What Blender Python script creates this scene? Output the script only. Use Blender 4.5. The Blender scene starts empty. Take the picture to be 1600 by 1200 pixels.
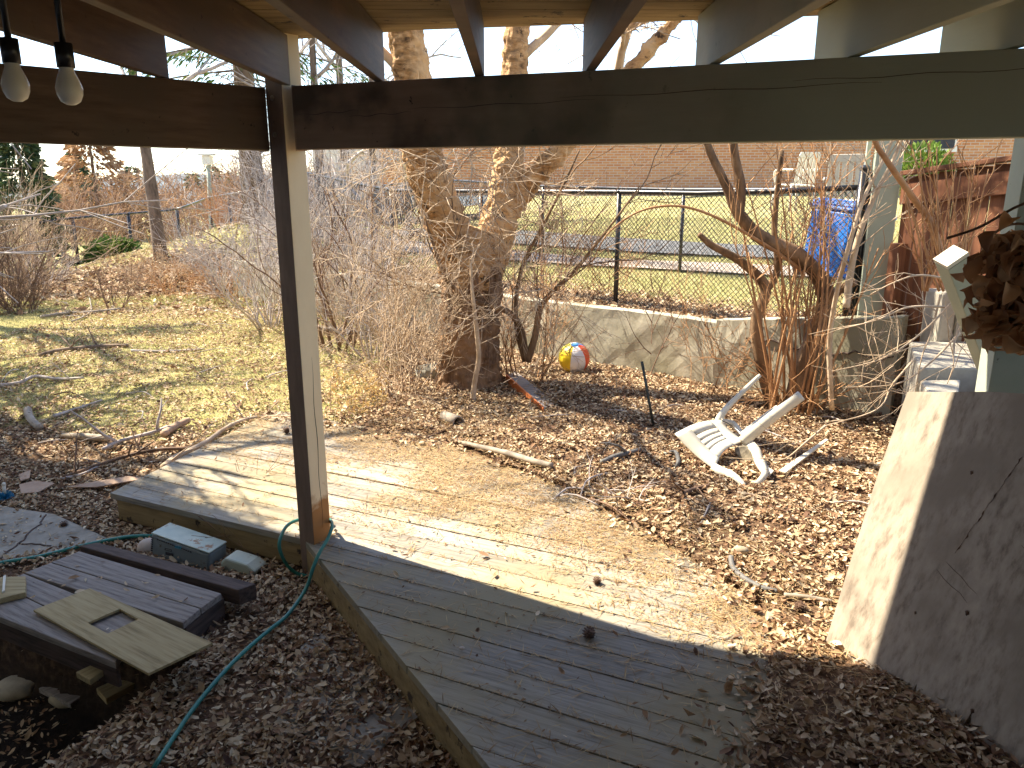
import bpy, math, random
import numpy as np
from mathutils import Vector, Matrix
R = math.radians
C = bpy.context.scene.collection
rng = random.Random(7)
nr = np.random.default_rng(11)

# ------------------------------------------------------------------ camera, sky, sun, exposure
PITCH, FOC, CAMZ = R(14.7), 1200.0, 1.9
cam = bpy.data.objects.new('camera', bpy.data.cameras.new('camera'))
C.objects.link(cam)
cam.location = (0, 0, CAMZ)
cam.rotation_euler = (R(90) - PITCH, 0, 0)
cam.data.sensor_width = 36; cam.data.lens = 27.0
cam.data.clip_start = 0.05; cam.data.clip_end = 3000
bpy.context.scene.camera = cam
SUN_AZ, SUN_EL = R(149), R(49)
sv = Vector((math.cos(SUN_AZ) * math.cos(SUN_EL), math.sin(SUN_AZ) * math.cos(SUN_EL), math.sin(SUN_EL)))
w = bpy.data.worlds.new("World"); bpy.context.scene.world = w; w.use_nodes = True
nt = w.node_tree
sky = nt.nodes.new('ShaderNodeTexSky'); sky.sky_type = 'NISHITA'; sky.sun_disc = False
sky.sun_elevation = SUN_EL; sky.sun_rotation = math.atan2(sv.x, sv.y); sky.dust_density = 0.4; sky.ozone_density = 1.2; sky.air_density = 0.9
bg = nt.nodes['Background']; bg.inputs['Strength'].default_value = 0.12
nt.links.new(sky.outputs[0], bg.inputs[0])
sl = bpy.data.lights.new('sun', 'SUN'); sl.energy = 4.6; sl.angle = R(0.55); sl.color = (1.0, 0.88, 0.68)
so = bpy.data.objects.new('sun', sl); C.objects.link(so); so.location = (-20, 12, 20)
so.rotation_euler = sv.to_track_quat('Z', 'Y').to_euler()
vs = bpy.context.scene.view_settings
vs.view_transform = 'Standard'; vs.look = 'None'; vs.exposure = 1.85; vs.gamma = 1; vs.use_curve_mapping = False
bpy.context.scene.cycles.max_bounces = 8
bpy.context.scene.cycles.diffuse_bounces = 5

# ------------------------------------------------------------------ picture <-> place helpers
cp, sp = math.cos(PITCH), math.sin(PITCH)
def ray(px, py):
    u = 600 - py
    return (px - 800, FOC * cp + u * sp, u * cp - FOC * sp)
def D(px, py, Y):
    x, y, z = ray(px, py); t = Y / y
    return Vector((x * t, Y, CAMZ + z * t))
def G(px, py, z=0.0):
    x, y, zz = ray(px, py); t = (z - CAMZ) / zz
    return Vector((x * t, y * t, z))

# ------------------------------------------------------------------ mesh builder
class MB:
    def __init__(s): s.v = []; s.f = []; s.m = []; s.cur = 0
    def face(s, *i): s.f.append(i); s.m.append(s.cur)
    def hexa(s, c):          # 8 corners: bottom 4 ccw, top 4 ccw
        b = len(s.v); s.v += [tuple(p) for p in c]
        for q in ((3, 2, 1, 0), (4, 5, 6, 7), (0, 1, 5, 4), (1, 2, 6, 5), (2, 3, 7, 6), (3, 0, 4, 7)):
            s.face(*[b + k for k in q])
    def box(s, c, size, M=None):
        x, y, z = [k / 2 for k in size]
        P = [Vector(q) for q in ((-x, -y, -z), (x, -y, -z), (x, y, -z), (-x, y, -z), (-x, -y, z), (x, -y, z), (x, y, z), (-x, y, z))]
        c = Vector(c)
        s.hexa([c + (M @ p if M else p) for p in P])
    def prism(s, poly, off): # poly: list of 3d points, off: vector
        n = len(poly); b = len(s.v); off = Vector(off)
        s.v += [tuple(p) for p in poly] + [tuple(Vector(p) + off) for p in poly]
        s.face(*[b + i for i in range(n)][::-1]); s.face(*[b + n + i for i in range(n)])
        for i in range(n):
            j = (i + 1) % n; s.face(b + i, b + j, b + n + j, b + n + i)
    def tube(s, pts, rad, sides=6, cap=True, noise=0.0, flat=None):
        pts = [Vector(p) for p in pts]; n = len(pts)
        if not hasattr(rad, '__len__'): rad = [rad] * n
        b = len(s.v)
        t0 = (pts[1] - pts[0]).normalized()
        a = t0.orthogonal().normalized()
        for i in range(n):
            t = (pts[min(i + 1, n - 1)] - pts[max(i - 1, 0)])
            if t.length < 1e-9: t = t0
            t = t.normalized()
            a = (a - t * a.dot(t))
            if a.length < 1e-6: a = t.orthogonal()
            a = a.normalized(); c = t.cross(a)
            for k in range(sides):
                th = 2 * math.pi * k / sides
                r = rad[i] * (1 + (rng.uniform(-noise, noise) if noise else 0))
                s.v.append(tuple(pts[i] + (a * math.cos(th) + c * math.sin(th)) * r))
        for i in range(n - 1):
            for k in range(sides):
                k2 = (k + 1) % sides
                s.face(b + i * sides + k, b + i * sides + k2, b + (i + 1) * sides + k2, b + (i + 1) * sides + k)
        if cap:
            s.face(*[b + k for k in range(sides)][::-1]); s.face(*[b + (n - 1) * sides + k for k in range(sides)])
    def sphere(s, c, r, nu=12, nv=8, fn=None):
        b = len(s.v); c = Vector(c)
        if not hasattr(r, '__len__'): r = (r, r, r)
        for j in range(nv + 1):
            ph = math.pi * j / nv
            for i in range(nu):
                th = 2 * math.pi * i / nu
                d = Vector((math.sin(ph) * math.cos(th), math.sin(ph) * math.sin(th), math.cos(ph)))
                k = fn(d) if fn else 1
                s.v.append((c.x + d.x * r[0] * k, c.y + d.y * r[1] * k, c.z + d.z * r[2] * k))
        for j in range(nv):
            for i in range(nu):
                i2 = (i + 1) % nu
                s.face(b + j * nu + i, b + (j + 1) * nu + i, b + (j + 1) * nu + i2, b + j * nu + i2)
    def build(s, name, mat, parent=None, smooth=False, bevel=0):
        me = bpy.data.meshes.new(name); me.from_pydata(s.v, [], s.f)
        for m_ in (mat if isinstance(mat, (list, tuple)) else [mat]): me.materials.append(m_)
        if isinstance(mat, (list, tuple)): me.polygons.foreach_set('material_index', s.m)
        if smooth: me.polygons.foreach_set('use_smooth', [True] * len(me.polygons))
        me.update()
        o = bpy.data.objects.new(name, me); C.objects.link(o)
        if parent: o.parent = parent; o.matrix_parent_inverse = Matrix.Identity(4)
        if bevel:
            b = o.modifiers.new('b', 'BEVEL'); b.width = bevel; b.segments = 2; b.limit_method = 'ANGLE'
        return o
def tag(o, label, cat, group=None, kind=None):
    if label: o['label'] = label
    if cat: o['category'] = cat
    if group: o['group'] = group
    if kind: o['kind'] = kind
    return o
def empty(name, loc=(0, 0, 0), rz=0, label=None, cat=None, group=None):
    o = bpy.data.objects.new(name, None); C.objects.link(o); o.location = loc; o.rotation_euler = (0, 0, rz)
    o.empty_display_size = 0.1
    return tag(o, label, cat, group)
def root0(name, label, cat, group=None):   # a thing whose parts are built in world coordinates
    return empty(name, (0, 0, 0), 0, label, cat, group)
def rebase(root):    # put the empty at its parts' base, parts stay where they are
    bpy.context.view_layer.update()
    ch = [o for o in root.children if o.type == 'MESH' and len(o.data.vertices)]
    P = []
    for o in ch:
        P += [o.matrix_world @ Vector(c) for c in o.bound_box]
    loc = Vector(((min(p.x for p in P) + max(p.x for p in P)) / 2, (min(p.y for p in P) + max(p.y for p in P)) / 2, min(p.z for p in P)))
    root.location = loc
    for o in ch: o.location = o.location - loc
    return root
def smooth_path(pts, per=4):
    pts = [Vector(p) for p in pts]; out = []
    n = len(pts)
    for i in range(n - 1):
        p0, p1, p2, p3 = pts[max(i - 1, 0)], pts[i], pts[i + 1], pts[min(i + 2, n - 1)]
        for k in range(per):
            t = k / per
            out.append(0.5 * ((2 * p1) + (p2 - p0) * t + (2 * p0 - 5 * p1 + 4 * p2 - p3) * t * t + (3 * p1 - p0 - 3 * p2 + p3) * t ** 3))
    out.append(pts[-1]); return out
def lerp_list(a, n):
    x = np.linspace(0, len(a) - 1, n); return list(np.interp(x, range(len(a)), a))

# ------------------------------------------------------------------ materials
def newmat(name):
    m = bpy.data.materials.new(name); m.use_nodes = True
    return m, m.node_tree, m.node_tree.nodes['Principled BSDF']
def pm(name, cols, scale=8, stretch=(1, 1, 1), rough=0.8, bump=0.3, detail=8, coord='Object', spots=None, spot_scale=20,
       spot_at=0.62, big=None, big_scale=1.2, spec=0.3, bdist=0.004, metal=0.0, plank=None):
    """noise driven colour ramp, optional spots colour, optional large scale patches, bump"""
    m, t, b = newmat(name); N = t.nodes; L = t.links
    tc = N.new('ShaderNodeTexCoord'); mp = N.new('ShaderNodeMapping'); mp.inputs['Scale'].default_value = stretch
    L.new(tc.outputs[coord], mp.inputs[0])
    vec = mp.outputs[0]
    no = N.new('ShaderNodeTexNoise'); no.inputs['Scale'].default_value = scale; no.inputs['Detail'].default_value = detail
    no.inputs['Roughness'].default_value = 0.65
    L.new(vec, no.inputs['Vector'])
    cr = N.new('ShaderNodeValToRGB'); L.new(no.outputs['Fac'], cr.inputs[0])
    n = len(cols); e = cr.color_ramp.elements
    while len(e) < n: e.new(0.5)
    for i, c in enumerate(cols):
        e[i].position = 0.32 + 0.36 * i / max(1, n - 1); e[i].color = (*c, 1)
    col = cr.outputs[0]
    def mix(fac, a, bcol, mode='MIX'):
        mx = N.new('ShaderNodeMix'); mx.data_type = 'RGBA'; mx.blend_type = mode
        if hasattr(fac, 'links') or hasattr(fac, 'is_linked'): L.new(fac, mx.inputs[0])
        else: mx.inputs[0].default_value = fac
        L.new(a, mx.inputs[6])
        if isinstance(bcol, tuple): mx.inputs[7].default_value = (*bcol, 1)
        else: L.new(bcol, mx.inputs[7])
        return mx.outputs[2]
    def ramp(src, a, bb):
        r = N.new('ShaderNodeMapRange'); r.inputs[1].default_value = a; r.inputs[2].default_value = bb; L.new(src, r.inputs[0]); return r.outputs[0]
    if big:
        n2 = N.new('ShaderNodeTexNoise'); n2.inputs['Scale'].default_value = big_scale; n2.inputs['Detail'].default_value = 5
        L.new(tc.outputs[coord], n2.inputs['Vector'])
        col = mix(ramp(n2.outputs['Fac'], 0.45, 0.62), col, big)
    if plank:   # tint every plank: plank = (axis, spacing)
        sx = N.new('ShaderNodeSeparateXYZ'); L.new(tc.outputs['Object'], sx.inputs[0])
        dv = N.new('ShaderNodeMath'); dv.operation = 'DIVIDE'; dv.inputs[1].default_value = plank[1]; L.new(sx.outputs[plank[0]], dv.inputs[0])
        fl = N.new('ShaderNodeMath'); fl.operation = 'FLOOR'; L.new(dv.outputs[0], fl.inputs[0])
        wn = N.new('ShaderNodeTexWhiteNoise'); wn.noise_dimensions = '1D'; L.new(fl.outputs[0], wn.inputs['W'])
        r = N.new('ShaderNodeMapRange'); r.inputs[3].default_value = 0.72; r.inputs[4].default_value = 1.12; L.new(wn.outputs[0], r.inputs[0])
        cb = N.new('ShaderNodeCombineColor'); 
        for k in range(3): L.new(r.outputs[0], cb.inputs[k])
        col = mix(1.0, col, cb.outputs[0], 'MULTIPLY')
    if spots:
        n3 = N.new('ShaderNodeTexNoise'); n3.inputs['Scale'].default_value = spot_scale; n3.inputs['Detail'].default_value = 6
        n3.inputs['Roughness'].default_value = 0.7
        L.new(tc.outputs[coord], n3.inputs['Vector'])
        col = mix(ramp(n3.outputs['Fac'], spot_at, spot_at + 0.05), col, spots)
    L.new(col, b.inputs['Base Color'])
    b.inputs['Roughness'].default_value = rough; b.inputs['Specular IOR Level'].default_value = spec; b.inputs['Metallic'].default_value = metal
    if bump:
        bp = N.new('ShaderNodeBump'); bp.inputs['Strength'].default_value = bump; bp.inputs['Distance'].default_value = bdist
        L.new(no.outputs['Fac'], bp.inputs['Height']); L.new(bp.outputs[0], b.inputs['Normal'])
    return m
def tintmat(name, cols, rough=0.8, trans=0.0):
    """colour from a per-piece random attribute"""
    m, t, b = newmat(name); N = t.nodes; L = t.links
    at = N.new('ShaderNodeAttribute'); at.attribute_name = 'tint'
    cr = N.new('ShaderNodeValToRGB'); L.new(at.outputs['Fac'], cr.inputs[0])
    e = cr.color_ramp.elements
    while len(e) < len(cols): e.new(0.5)
    for i, c in enumerate(cols): e[i].position = i / (len(cols) - 1); e[i].color = (*c, 1)
    L.new(cr.outputs[0], b.inputs['Base Color']); b.inputs['Roughness'].default_value = rough
    b.inputs['Specular IOR Level'].default_value = 0.25
    if trans:
        tr = N.new('ShaderNodeBsdfTranslucent'); L.new(cr.outputs[0], tr.inputs[0])
        mx = N.new('ShaderNodeMixShader'); mx.inputs[0].default_value = trans
        L.new(b.outputs[0], mx.inputs[1]); L.new(tr.outputs[0], mx.inputs[2])
        L.new(mx.outputs[0], N['Material Output'].inputs[0])
    return m
M = {}
M['paint_brown'] = pm('paint_brown', [(.09, .055, .036), (.185, .12, .08)], 3, (1, 1, 9), 0.6, 0.5, big=(.12, .085, .06), big_scale=3, spots=(.035, .025, .02), spot_scale=14, spot_at=.64)
M['paint_sage'] = pm('paint_sage', [(.33, .37, .30), (.40, .43, .35)], 4, (1, 1, 1), 0.6, 0.2, spots=(.12, .12, .09), spot_scale=14, spot_at=.68)
M['post_lit_face'] = pm('post_lit_face', [(.78, .62, .40), (.86, .71, .48)], 5, (1, 1, .4), 0.6, 0.2, spots=(.25, .17, .1), spot_scale=22, spot_at=.69)
M['deck'] = pm('deck_wood', [(.17, .15, .125), (.34, .31, .265), (.43, .395, .335)], 3.2, (1, 18, 18), 0.85, 0.5, plank=(1, .146), big=(.36, .305, .195), big_scale=1.2, spots=(.09, .075, .06), spot_scale=13, spot_at=.66, bdist=.003)
M['fascia'] = pm('fascia_wood', [(.22, .15, .07), (.40, .29, .14)], 3, (1, 8, 8), 0.8, 0.4, spots=(.07, .05, .035), spot_scale=9, spot_at=.60)
M['greywood'] = pm('grey_weathered_wood', [(.16, .13, .115), (.34, .295, .265), (.43, .385, .345)], 4, (1, 14, 14), 0.85, 0.5, spots=(.07, .05, .045), spot_scale=10, spot_at=.67, plank=(1, .145))
M['darkwood'] = pm('dark_wet_wood', [(.045, .03, .025), (.13, .09, .075)], 5, (1, 10, 10), 0.8, 0.5)
M['plywood'] = pm('plywood', [(.23, .17, .08), (.40, .31, .16), (.46, .37, .21)], 3, (1, 16, 16), 0.8, 0.35, spots=(.5, .47, .4), spot_scale=17, spot_at=.71)
M['slab'] = pm('leaning_board_wood', [(.20, .16, .125), (.38, .32, .26), (.45, .385, .315)], 3.2, (9, 9, 1.0), 0.8, 0.35, big=(.30, .25, .20), big_scale=3.5, spots=(.10, .065, .05), spot_scale=15, spot_at=.70)
M['concrete'] = pm('concrete', [(.30, .28, .21), (.47, .44, .35), (.55, .52, .43)], 6, (1, 1, 1), 0.9, 0.7, big=(.30, .28, .20), big_scale=1.5, spots=(.10, .095, .07), spot_scale=26, spot_at=.64, bdist=.01)
M['concrete2'] = pm('pale_concrete', [(.30, .28, .235), (.44, .41, .35)], 6, (1, 1, 1), 0.9, 0.5, spots=(.15, .13, .11), spot_scale=22, spot_at=.67, bdist=.006)
M['slabpath'] = pm('path_concrete', [(.22, .195, .16), (.38, .345, .29)], 9, (1, 1, 1), 0.9, 0.4, spots=(.08, .07, .06), spot_scale=40, spot_at=.66)
M['birch'] = pm('birch_bark', [(.09, .05, .025), (.38, .22, .10), (.62, .41, .22)], 6, (1.5, 1.5, 4), 0.85, 0.9, big=(.58, .38, .20), big_scale=2.0, spots=(.07, .045, .03), spot_scale=7, spot_at=.60, bdist=.02)
M['birch_old'] = pm('old_birch_bark', [(.05, .03, .02), (.19, .115, .07), (.38, .26, .17)], 9, (2.2, 2.2, .45), 0.9, 1.0, big=(.30, .18, .10), big_scale=3.0, spots=(.55, .48, .40), spot_scale=5, spot_at=.70, bdist=.03)
M['bark'] = pm('grey_brown_bark', [(.09, .065, .045), (.27, .20, .15)], 12, (1, 1, .3), 0.9, 0.8, bdist=.01)
M['lilac'] = pm('lilac_bark', [(.06, .04, .025), (.21, .13, .075), (.34, .23, .14)], 9, (1, 1, .3), 0.9, 0.8, bdist=.01)
M['twig'] = pm('pale_twig', [(.36, .26, .17), (.62, .49, .36)], 6, (1, 1, 1), 0.8, 0)
M['twig_red'] = pm('orange_brown_stem', [(.30, .15, .07), (.52, .30, .15)], 6, (1, 1, 1), 0.75, 0)
M['twig_grey'] = pm('grey_twig', [(.28, .24, .22), (.58, .52, .49)], 6, (1, 1, 1), 0.8, 0)
M['twig_dark'] = pm('dark_brown_twig', [(.10, .06, .04), (.24, .15, .10)], 6, (1, 1, 1), 0.8, 0)
M['brush'] = pm('distant_brush', [(.22, .13, .08), (.46, .30, .20)], 1.2, (1, 1, 1), 0.9, 0)
M['black'] = pm('black_coated_metal', [(.012, .012, .014), (.02, .02, .024)], 5, (1, 1, 1), 0.3, 0, spec=0.6)
M['hose'] = pm('green_hose', [(.02, .16, .13), (.03, .22, .17)], 5, (1, 1, 1), 0.4, 0, spec=.5)
M['hose_grey'] = pm('grey_hose', [(.10, .10, .10), (.20, .19, .18)], 12, (1, 1, 1), 0.6, 0)
M['plastic'] = pm('white_plastic', [(.58, .54, .44), (.72, .68, .57)], 3, (1, 1, 1), 0.45, 0, spots=(.36, .29, .19), spot_scale=16, spot_at=.64, spec=.5)
M['plastic_dirty'] = pm('dirty_plastic', [(.10, .08, .05), (.35, .30, .22)], 9, (1, 6, 1), 0.7, 0.2)
M['blue'] = pm('blue_plastic', [(.01, .13, .52), (.02, .17, .62)], 3, (1, 1, 1), 0.4, 0, spec=.5)
M['orange_paint'] = pm('orange_paint', [(.60, .17, .05), (.72, .25, .09)], 9, (1, 1, 1), 0.6, 0.2, spots=(.25, .12, .07), spot_scale=20, spot_at=.65)
M['steel'] = pm('dark_steel', [(.035, .04, .035), (.08, .085, .07)], 14, (1, 1, 1), 0.5, 0.1, metal=.4)
M['redwood'] = pm('red_brown_stain', [(.11, .045, .025), (.24, .10, .05)], 4, (5, 5, .8), 0.7, 0.3, spots=(.08, .03, .02), spot_scale=10, spot_at=.64)
M['greybox'] = pm('grey_plastic_box', [(.16, .20, .22), (.22, .26, .27)], 5, (1, 1, 1), 0.5, 0.1, spots=(.12, .10, .08), spot_scale=10, spot_at=.62)
M['mint'] = pm('pale_mint_plastic', [(.38, .46, .40), (.58, .62, .52)], 6, (1, 1, 1), 0.5, 0.1, spots=(.30, .17, .08), spot_scale=7, spot_at=.58)
M['ink'] = pm('dark_print', [(.03, .03, .035), (.06, .06, .07)], 9, rough=.6, bump=0)
M['inkblue'] = pm('blue_print', [(.03, .25, .42), (.08, .35, .5)], 9, rough=.6, bump=0)
M['shell'] = pm('cream_shell', [(.50, .40, .33), (.62, .53, .45)], 6, rough=.6, bump=.1)
M['rustgrey'] = pm('grey_pail', [(.25, .25, .21), (.40, .38, .32)], 8, rough=.7, bump=.2)
M['stone'] = pm('stone', [(.30, .25, .18), (.48, .40, .28)], 12, rough=.9, bump=.5)
M['cone'] = pm('pine_cone', [(.045, .025, .018), (.14, .08, .05)], 30, rough=.9, bump=.4)
M['cardboard'] = pm('cardboard', [(.34, .22, .15), (.50, .36, .26)], 7, rough=.9, bump=.2)
M['brush_blue'] = pm('blue_bristle', [(.02, .16, .30), (.05, .28, .45)], 12, rough=.6, bump=0)
M['screw'] = pm('zinc_bolt', [(.35, .32, .27), (.5, .46, .4)], 20, rough=.4, bump=0, metal=.7)
M['bulb'] = pm('frosted_lamp_glass', [(.78, .74, .66), (.82, .78, .70)], 3, rough=.25, bump=0, spec=.5)
M['stucco'] = pm('house_stucco', [(.68, .64, .57), (.74, .70, .62)], 30, rough=.95, bump=.4)
M['asphalt'] = pm('asphalt', [(.11, .11, .11), (.17, .17, .165)], 4, rough=.9, bump=.2)
M['gravel'] = pm('pale_gravel', [(.28, .22, .17), (.50, .42, .34)], 14, rough=.95, bump=.5)
M['hill'] = pm('far_hillside', [(.07, .10, .12), (.14, .16, .17)], .05, rough=1, bump=0)
M['roofing'] = pm('dark_shingle', [(.05, .045, .04), (.09, .08, .07)], 6, rough=.9, bump=.2)
M['needle_green'] = tintmat('conifer_needles', [(.035, .07, .02), (.08, .14, .03), (.15, .20, .04)], .7, .2)
M['needle_blue'] = tintmat('juniper_needles', [(.03, .06, .035), (.07, .12, .05), (.16, .17, .07)], .7, .2)
M['shrub_green'] = tintmat('shrub_leaves', [(.06, .12, .02), (.16, .26, .04), (.26, .34, .08)], .6, .2)
M['larch'] = tintmat('rusty_larch_twigs', [(.22, .12, .06), (.42, .25, .13), (.50, .34, .20)], .8, .2)
M['litter'] = tintmat('fallen_leaves', [(.09, .045, .03), (.28, .16, .09), (.46, .32, .19), (.60, .46, .30), (.72, .60, .42)], .8, .12)
M['needles'] = tintmat('fallen_needles', [(.16, .09, .04), (.38, .25, .12), (.54, .41, .22)], .8)
M['chips'] = tintmat('wood_chips', [(.08, .04, .025), (.27, .155, .08), (.44, .30, .17)], .85)
M['grass'] = tintmat('dry_lawn_blades', [(.17, .19, .07), (.32, .32, .13), (.47, .42, .22), (.56, .48, .30)], .8, .25)
M['deadleaf'] = tintmat('dried_leaf_bundle', [(.26, .13, .07), (.52, .28, .14), (.68, .45, .27)], .7, .25)

# ground material: zones from vertex attributes
def ground_mat():
    m, t, b = newmat('ground_surface'); N = t.nodes; L = t.links
    tc = N.new('ShaderNodeTexCoord')
    def noise(s, d=8, r=.65):
        n = N.new('ShaderNodeTexNoise'); n.inputs['Scale'].default_value = s; n.inputs['Detail'].default_value = d
        n.inputs['Roughness'].default_value = r; L.new(tc.outputs['Object'], n.inputs['Vector']); return n.outputs['Fac']
    def ramp(f, cs, lo=.32, hi=.68):
        cr = N.new('ShaderNodeValToRGB'); L.new(f, cr.inputs[0]); e = cr.color_ramp.elements
        while len(e) < len(cs): e.new(.5)
        for i, c in enumerate(cs): e[i].position = lo + (hi - lo) * i / (len(cs) - 1); e[i].color = (*c, 1)
        return cr.outputs[0]
    def mix(f, a, c):
        mx = N.new('ShaderNodeMix'); mx.data_type = 'RGBA'; L.new(f, mx.inputs[0]); L.new(a, mx.inputs[6]); L.new(c, mx.inputs[7]); return mx.outputs[2]
    soil = ramp(noise(26), [(.045, .028, .02), (.15, .09, .055), (.32, .21, .125)])
    lawn = ramp(noise(9), [(.20, .20, .07), (.40, .37, .16), (.52, .43, .24)])
    lawn2 = ramp(noise(1.1, 4), [(.36, .35, .11), (.50, .42, .21)])
    lm = N.new('ShaderNodeMix'); lm.data_type = 'RGBA'; lm.inputs[0].default_value = .5; L.new(lawn, lm.inputs[6]); L.new(lawn2, lm.inputs[7])
    at = N.new('ShaderNodeAttribute'); at.attribute_name = 'lawn'
    ad = N.new('ShaderNodeMath'); ad.operation = 'ADD'; L.new(at.outputs['Fac'], ad.inputs[0])
    nz = noise(2.5, 8, .8); sb = N.new('ShaderNodeMath'); sb.operation = 'SUBTRACT'; L.new(nz, sb.inputs[0]); sb.inputs[1].default_value = .5
    L.new(sb.outputs[0], ad.inputs[1])
    mr = N.new('ShaderNodeMapRange'); mr.inputs[1].default_value = .4; mr.inputs[2].default_value = .6; L.new(ad.outputs[0], mr.inputs[0])
    a2 = N.new('ShaderNodeAttribute'); a2.attribute_name = 'wet'  # pit mask, not moisture: soil darkened there to deepen the pit's shade
    wet = N.new('ShaderNodeRGB'); wet.outputs[0].default_value = (.03, .022, .018, 1)  # near black tone that paints the pit's shade
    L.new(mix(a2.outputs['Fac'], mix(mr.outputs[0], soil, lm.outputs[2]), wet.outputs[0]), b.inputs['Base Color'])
    b.inputs['Roughness'].default_value = .95; b.inputs['Specular IOR Level'].default_value = .1
    bp = N.new('ShaderNodeBump'); bp.inputs['Strength'].default_value = .8; bp.inputs['Distance'].default_value = .03
    L.new(noise(40), bp.inputs['Height']); L.new(bp.outputs[0], b.inputs['Normal'])
    return m
def brick_mat():
    m, t, b = newmat('brick_wall'); N = t.nodes; L = t.links
    tc = N.new('ShaderNodeTexCoord'); mp = N.new('ShaderNodeMapping'); mp.inputs['Rotation'].default_value = (R(90), 0, 0)
    L.new(tc.outputs['Object'], mp.inputs[0])
    br = N.new('ShaderNodeTexBrick'); br.inputs['Scale'].default_value = 1
    br.inputs['Brick Width'].default_value = .26; br.inputs['Row Height'].default_value = .088; br.inputs['Mortar Size'].default_value = .012; br.inputs['Mortar Smooth'].default_value = .4
    br.inputs['Color1'].default_value = (.50, .20, .08, 1); br.inputs['Color2'].default_value = (.62, .30, .13, 1); br.inputs['Mortar'].default_value = (.55, .45, .36, 1)
    L.new(mp.outputs[0], br.inputs['Vector']); L.new(br.outputs[0], b.inputs['Base Color']); b.inputs['Roughness'].default_value = .9
    return m
M['ground'] = ground_mat(); M['brick'] = brick_mat()

# ------------------------------------------------------------------ terrain
DO = np.array([-1.12, 3.86]); DU = np.array([.906, -.423]); DV = np.array([.423, .906])   # deck frame
def sst(x, a, b):
    t = np.clip((x - a) / (b - a), 0, 1); return t * t * (3 - 2 * t)
def u_end(v):
    return np.interp(v, [-3, .2, .62, 1.25, 1.74, 1.8], [2.45, 2.45, 2.05, 1.1, -.1, -.3])
WP = np.array([.83, 8.0]); WD = np.array([.742, -.67]); WN = np.array([.67, .742])
def vn(x, y, s, seed=0):   # cheap smooth noise
    return (np.sin(x * s * 1.3 + seed + 1.7 * np.sin(y * s * .9 + seed)) + np.sin(y * s * 1.7 - seed * 2 + 1.3 * np.sin(x * s * 1.1))) * .25
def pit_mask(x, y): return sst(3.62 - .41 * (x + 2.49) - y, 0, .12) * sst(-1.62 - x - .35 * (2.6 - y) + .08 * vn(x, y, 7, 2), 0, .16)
def H(x, y):
    x = np.asarray(x, float); y = np.asarray(y, float)
    rx, ry = x - DO[0], y - DO[1]
    u = rx * DU[0] + ry * DU[1]; v = rx * DV[0] + ry * DV[1]
    h = -.2 + .2 * sst(v, .0, 2.2)
    d = u - u_end(v) + .10 * vn(x, y, 4.3, 6)
    b = np.where(v > 1.78, sst(v, 1.76, 1.9), sst(d, -.10, -.03))
    h = h * (1 - b) + (.018 + .03 * sst(d, 0, .5)) * b
    h = h + .02 * vn(x, y, 2.1, 3) * sst(np.abs(d), 0.05, .5)
    # pit below the old hatch
    pit = pit_mask(x, y)
    h = h - .55 * pit
    # berm and upper garden behind the retaining wall
    wd = (x - WP[0]) * WN[0] + (y - WP[1]) * WN[1]; wt = (x - WP[0]) * WD[0] + (y - WP[1]) * WD[1]
    lf = sst(-wt, 5.5, 9)
    up = .60 + .14 * sst(wt, 1.3, 4.0) + 1.15 * sst(y, 13, 30) * sst(x, -8, 0) + .02 * vn(x, y, 1.1, 1)
    up = up * (1 - .65 * sst(-wt, 6, 16))
    k = (1 - lf) * sst(wd, .07, .15) + lf * sst(wd, -.5, 2.6)
    h = h * (1 - k) + up * k
    # raised corner at the right, behind the concrete step walls
    kr = sst(x, 3.3, 3.4) * (1 - k)
    h = h * (1 - kr) + .72 * kr
    h = h + .62 * np.exp(-(((x + 5.8) / 2.6) ** 2 + ((y - 17.2) / 3.0) ** 2)) * sst(y, 12.5, 16)
    h = h - .65 * sst(-x, 9.2, 12.3) * sst(y, 14, 20)
    # far left falls away to the valley
    h = h - 6 * sst(y, 45, 120) * sst(-x, -5, 10)
    return h
def lawn_mask(x, y):
    wd = (x - WP[0]) * WN[0] + (y - WP[1]) * WN[1]
    low = sst(y + .42 * x + .8 * vn(x, y, 1.2), 4.2, 5.6) * sst(-x - .12 * y + .4 * vn(x, y, .9, 2), -.1, 1.1) * (1 - .75 * sst(y + .6 * vn(x, y, .9, 5), 12.2, 13.2) * (1 - sst(y, 15, 17)))
    up = sst(wd, .8, 1.5)
    band = sst(y, 13.5, 14) * (1 - sst(y, 20, 21)) * 0
    return np.clip(low + up, 0, 1)
def axis(lo, hi, step, far0, far1):
    a = list(np.arange(lo, hi + 1e-6, step)); g = step
    x = a[-1]
    while x < far1: g *= 1.18; x += g; a.append(x)
    x = a[0]; g = step; pre = []
    while x > far0: g *= 1.18; x -= g; pre.append(x)
    return np.array(pre[::-1] + a)
xs = axis(-8, 5, .06, -700, 700); ys = axis(.6, 16, .06, -30, 1200)
XX, YY = np.meshgrid(xs, ys); ZZ = H(XX, YY)
V = np.stack([XX.ravel(), YY.ravel(), ZZ.ravel()], 1)
nx, ny = len(xs), len(ys)
I = np.arange(nx * ny).reshape(ny, nx)
F = np.stack([I[:-1, :-1].ravel(), I[:-1, 1:].ravel(), I[1:, 1:].ravel(), I[1:, :-1].ravel()], 1)
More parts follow.
